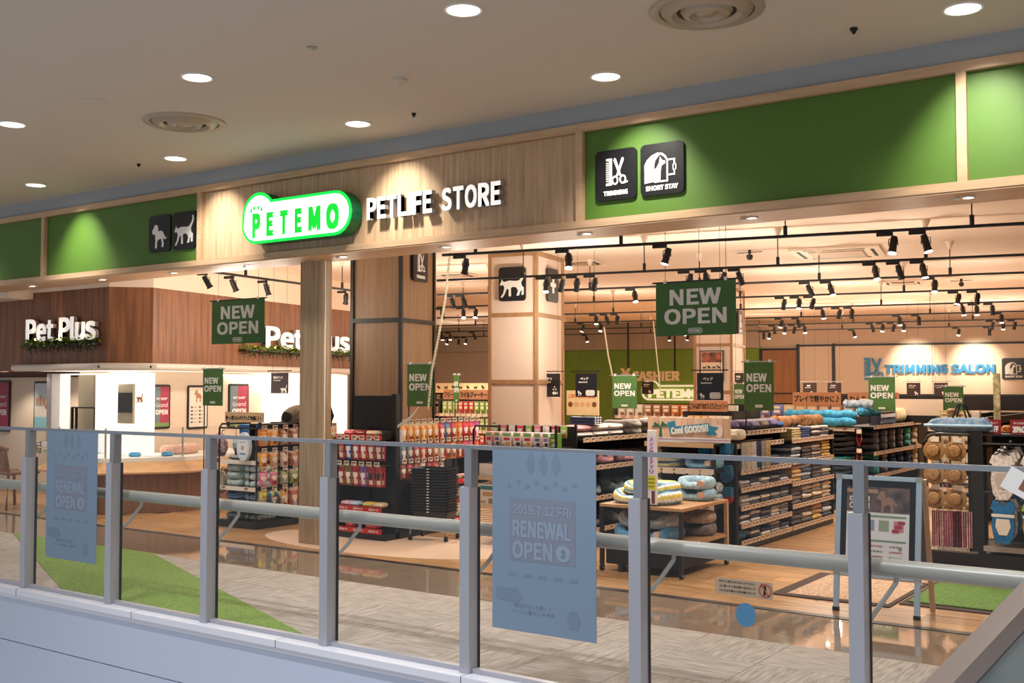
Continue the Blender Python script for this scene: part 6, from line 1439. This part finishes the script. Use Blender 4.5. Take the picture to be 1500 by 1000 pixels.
planter(2, 349, 510, 515, 'long ledge of leafy green plants under the right letters', 300)
# white canopy rail round the showroom, slightly proud of the block
RB = [(-13.3, 7.70), (-11.42, 7.72), (-11.02, 8.16), (-12.05, 12.9)]
t = thing('canopy_rail', 'thick white tube rail running round the bright showroom', 'rail', (0, 0, 0))
bm = bmesh.new(); tube(bm, [(x, y, 1.73) for x, y in RB], .045, 12); obj('rail_tube', bm, mat('white_plastic', '#e9ddd2', .4), t, smooth=True)
obj('rail_back', prismz([(-13.0, 7.80), (-13.3, 7.70), (-11.42, 7.72), (-11.02, 8.16), (-12.05, 12.9), (-12.1, 12.9), (-11.11, 8.2), (-11.45, 7.82)], 1.69, 1.70), M_white, t)
for x, y in RB[1:3]: obj('joint_disc', T([(x, y-.046, 1.73), (x, y-.055, 1.73)], .014, 8), M_blackm, t)
t = thing('loudspeaker_box', 'pale square box on the dark wood wall left of the canopy rail', 'box', (at(28, 528, 8.6).x, 8.68, at(28, 528, 8.7).z)); obj('box_body', B(-.12, .12, -.06, 0, -.09, .09, bev=.006), mat('pale_box', '#b9a090', .5), t)
# counter: low polygonal wooden stage with white rim
CB = [(-12.15, 7.52), (-11.10, 7.56), (-10.62, 8.35), (-11.3, 11.6), (-12.7, 11.6), (-11.8, 8.9), (-12.15, 8.40)]
def grow(P, s):
    c = Vector((sum(p[0] for p in P)/len(P), sum(p[1] for p in P)/len(P))); return [(c.x+(p[0]-c.x)*s, c.y+(p[1]-c.y)*s) for p in P]
M_ctr = mat('counter_wood', '#8c6444', .45, noise_s=3, stretch=(8, 8, .8), amt=.1); M_ledge = mat('counter_ledge_wood', '#c99c6c', .45, noise_s=3, stretch=(3, 3, 6), amt=.06)
t = thing('showroom_counter', 'low brown wooden counter with a sloping pale wood ledge', 'counter', (0, 0, 0))
obj('counter_base', prismz(CB, 0, .50), M_ctr, t)
out = [(-12.28, 7.37), (-11.05, 7.40), (-10.45, 8.30), (-11.15, 11.6)]; inn = [(-12.15, 7.54), (-11.15, 7.58), (-10.68, 8.36), (-11.36, 11.6)]
for k in range(3):
    bm = bmesh.new(); a, b2, c, d_ = out[k], out[k+1], inn[k+1], inn[k]
    lo = [bm.verts.new((*p, z)) for p, z in ((a, .47), (b2, .47), (c, .56), (d_, .56))]; hi = [bm.verts.new((*p, z)) for p, z in ((a, .49), (b2, .49), (c, .60), (d_, .60))]
    bm.faces.new(lo[::-1]); bm.faces.new(hi)
    for q in range(4): bm.faces.new((lo[q], lo[(q+1) % 4], hi[(q+1) % 4], hi[q]))
    obj('sloping_ledge', bm, M_ledge, t)
obj('white_rim', prismz(inn[:3] + [(-11.36, 11.6), (-11.95, 11.6), (-11.5, 8.8), (-12.0, 8.44), (-12.15, 8.40)], .60, .645), M_white, t)
gl = thing('showroom_glass', 'clear glass panes standing on the white counter rim', 'glass', (0, 0, 0))
def vseg(nm, a, b2, z0, z1, m, par, th=.008): 
    a = Vector((*a, 0)); b2 = Vector((*b2, 0)); d = b2-a; return obj(nm, B(0, d.length, 0, th, z0, z1), m, par, loc=(a.x, a.y, 0), rotz=math.atan2(d.y, d.x))
gp = [(-12.1, 7.60), (-11.7, 7.61), (-11.2, 7.63), (-10.75, 8.38), (-10.98, 9.4), (-11.2, 10.4), (-11.42, 11.5)]
for a, b2 in zip(gp, gp[1:]): vseg('glass_pane', a, b2, .646, 1.0, M_glass, gl)
for p in gp: obj('glass_clip', B(p[0]-.008, p[0]+.008, p[1]-.008, p[1]+.008, .646, 1.0), M_metal, gl)
# bright white panels, openings and pillars of the showroom front
sh = thing('showroom_cabinets', 'bright white showroom cabinets with grey openings behind the counter', 'cabinet', (0, 0, 0))
YS = 8.25
def sx(px): return at(px, 565, YS).x
def zy(px, py): return at(px, py, YS).z
obj('white_pillar', B(sx(81), sx(88), YS-.12, YS, .646, 1.66), mat('grey_white_pillar', '#cfc7c4', .5), sh)
M_br = glow('glowing_white_cabinet', '#fffaf0', .75)  # brightness put into the white cabinet panels as their own glow
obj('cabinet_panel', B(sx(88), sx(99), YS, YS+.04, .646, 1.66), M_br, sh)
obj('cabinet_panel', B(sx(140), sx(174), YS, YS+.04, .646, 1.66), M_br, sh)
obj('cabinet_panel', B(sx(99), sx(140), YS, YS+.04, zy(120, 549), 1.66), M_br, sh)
obj('recess_back', B(sx(99), sx(140), YS+.16, YS+.18, .646, zy(120, 549)), mat('grey_beige_recess', '#b9ab94', .7), sh); obj('recess_side', B(sx(127), sx(140), YS+.1, YS+.11, .646, zy(120, 549)), mat('grey_recess_panel', '#9a8f7e', .7), sh)
for px in (103, 109, 137): obj('dark_rail', B(sx(px)-.012, sx(px)+.012, YS+.02, YS+.05, .646, zy(120, 597)), M_black, sh)
obj('dark_rail', B(sx(103), sx(138), YS+.02, YS+.05, zy(120, 598), zy(120, 596)), M_black, sh)
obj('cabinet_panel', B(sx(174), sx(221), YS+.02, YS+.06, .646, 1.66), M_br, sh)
obj('grille_window', B(sx(175), sx(195), YS-.02, YS+.02, zy(185, 604), zy(185, 575)), mat('dark_grey_screen', '#3a3834', .4), sh); obj('window_frame', B(sx(174), sx(196), YS-.01, YS+.02, zy(185, 620), zy(185, 562)), mat('grey_beige_recess', '#b9ab94', .7), sh)
obj('cat_sticker', poly_icon(CAT, .13, YS+.012, YS+.02, sx(203), zy(203, 583)), mat('tan_sticker2', '#c88a50', .6), sh)
# small things on the counter
t = thing('puppy_bed', 'pink and white pet bed lying on the counter behind the glass', 'pet bed', (-11.28, 8.75, .646), -1.2); link('bolster', bolster_mesh(.55, .36, .12, ['#e8b8a4', '#e8b8a4'], 'cloth', .5), t); link('inner_cushion', cushion_mesh(.42, .25, .05, '#f2e6dc'), t, (0, 0, .003))
for k, p in enumerate(((-11.22, 8.05), (-11.0, 8.35))): o = obj('food_bowl', lathe([(0, 0), (.06, 0), (.075, .02), (.06, .05), (.05, .045), (.045, .02), (0, .02)], 18), cm('#3f9cd0'), loc=(p[0], p[1], .646), smooth=True); tag(o, 'blue pet bowl on the counter, %s one' % ('left' if k == 0 else 'right'), 'bowl')
for k, (c, px, w_) in enumerate((('#d0e0b0', 50, .14), ('#b07a5a', 57, .12), ('#f0e6dc', 64, .2))):
    P = at(px, 655, 7.8); put('counter_box', carton_mesh(w_, .10, .14, c, '#f2ece0', '#e0d0b8', '#a0b070'), (P.x, 7.85, .646), 0, '%s package on the counter behind the left railing post' % ['pale green', 'brown', 'white'][k], 'package')
# framed posters on the cream walls
def poster(px0, px1, py0, py1, pt, rz, label, kind):
    P0, P1 = pt(px0), pt(px1); Pm = (P0+P1)/2; w_ = (P1-P0).length; pm = (px0+px1)/2; zt_, zb_ = zat(pm, py0, Pm), zat(pm, py1, Pm); h = zt_-zb_
    t = thing('framed_poster', label, 'poster', (Pm.x, Pm.y, zb_), rz)
    obj('poster_frame', prism(rrect(w_, h, .03, 3, 0, h/2), -.02, -.001), M_black, t)
    base = {'red': '#a82848', 'photo': '#c8d4d8', 'text': '#f0e6d6', 'half': '#a83850'}[kind]
    obj('poster_sheet', B(-w_/2+.025, w_/2-.025, -.023, -.02, .03, h-.03), mat('poster_' + kind, base, .5), t)
    if kind in ('red', 'half'):
        text(t, 'PET SHOP', 0, h*.68, h*.05, M_whiteprint, w_*.6, -.023, .002, .01); text(t, 'Grand', 0, h*.54, h*.10, M_whiteprint, w_*.66, -.023, .002, .0); text(t, 'OPEN', 0, h*.38, h*.10, M_whiteprint, w_*.66, -.023, .002, .02)
        if kind == 'half': obj('grey_blue_half', B(-w_/2+.025, -w_*.08, -.0238, -.0215, .03, h-.03), mat('grey_blue_print', '#6f8088', .5), t); obj('green_foot', B(-w_/2+.025, w_/2-.025, -.0245, -.0215, .03, h*.14), cm('#7a9a5c'), t)
    if kind == 'photo':
        for k in range(5): obj('house_print', B(-w_*.4+.16*w_*k, -w_*.28+.16*w_*k, -.0245, -.023, h*.5, h*(.66+.05*(k % 2))), cm('#c8905c'), t)
        obj('sea_print', B(-w_/2+.03, w_/2-.03, -.0245, -.023, .04, h*.26), cm('#8cc4d0'), t); obj('sand_print', B(-w_/2+.03, w_/2-.03, -.0245, -.023, h*.28, h*.48), cm('#e8dccb'), t); obj('dog_print', poly_icon(DOG, w_*.4, -.026, -.0245, w_*.2, h*.42), cm('#b0683c'), t)
    if kind == 'text':
        obj('dog_print', poly_icon(DOG, w_*.45, -.026, -.023, 0, h*.76), cm('#b8784c'), t)
        for j in range(5):
            for k in range(2): obj('check_mark', B(-w_*.36+w_*.4*k, -w_*.27+w_*.4*k, -.0245, -.023, h*(.48-.085*j), h*(.52-.085*j)), cm('#5a4c48'), t); obj('print_line', B(-w_*.22+w_*.4*k, -w_*.06+w_*.4*k, -.0245, -.023, h*(.49-.085*j), h*(.505-.085*j)), cm('#b8a898'), t)
    return t
ptY = lambda Y: (lambda px: Vector((at(px, 565, Y).x, Y, 0)))
poster(-8, 16, 557, 632, ptY(8.59), 0, 'red framed Grand OPEN poster on the cream wall at the left edge', 'red')
poster(52, 84, 558, 630, ptY(8.44), 0, 'framed seaside photo poster left of the white pillar', 'photo')
seg2 = (SB[2], SB[3]); pt2 = lambda px: on_seg(*seg2, px); r2 = math.atan2(SB[3][1]-SB[2][1], SB[3][0]-SB[2][0])
poster(222, 248, 563, 628, pt2, r2, 'red and grey framed Grand OPEN poster in the showroom', 'half')
poster(274, 303, 564, 628, pt2, r2, 'framed white check-list poster with a dog picture in the showroom', 'text')
poster(334, 363, 562, 626, pt2, r2, 'red and blue Grand OPEN poster above the bed stand', 'half')
wp = thing('white_cabinet_row', 'tall white cabinets glowing behind the cat dome', 'cabinet', (0, 0, 0))
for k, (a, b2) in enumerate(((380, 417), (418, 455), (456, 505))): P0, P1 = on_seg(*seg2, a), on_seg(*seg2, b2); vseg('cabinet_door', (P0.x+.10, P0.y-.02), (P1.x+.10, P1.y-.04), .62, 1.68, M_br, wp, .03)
# wooden chairs at the far left
def chair(x, y, rz, label):
    t = thing('wooden_chair', label, 'chair', (x, y, 0), rz, 'wooden chairs'); M = mat('chair_wood', '#7d4c2a', .4, noise_s=4, amt=.1)
    obj('seat', B(-.2, .2, -.2, .2, .42, .45, bev=.01), M, t)
    for sx_ in (-1, 1):
        obj('leg', T([(sx_*.17, -.17, 0), (sx_*.16, -.16, .42)], .018, 8), M, t); obj('leg', T([(sx_*.17, .19, 0), (sx_*.17, .17, .45), (sx_*.18, .22, .74)], .018, 8), M, t)
    obj('top_rail', T([(-.2, .20, .73), (-.1, .235, .745), (.1, .235, .745), (.2, .20, .73)], [.022, .03, .03, .022], 8), M, t)
    for k in range(6): x_ = -.13+.052*k; obj('back_slat', T([(x_, .18, .46), (x_, .232, .73)], .009, 6), M, t)
    return t
chair(-13.12, 7.36, PI+.2, 'brown slat-backed wooden chair at the left edge before the cream wall'); chair(-12.62, 7.36, PI-.1, 'brown slat-backed wooden chair nearest the counter corner')
bpy.data.scenes.remove(TS)
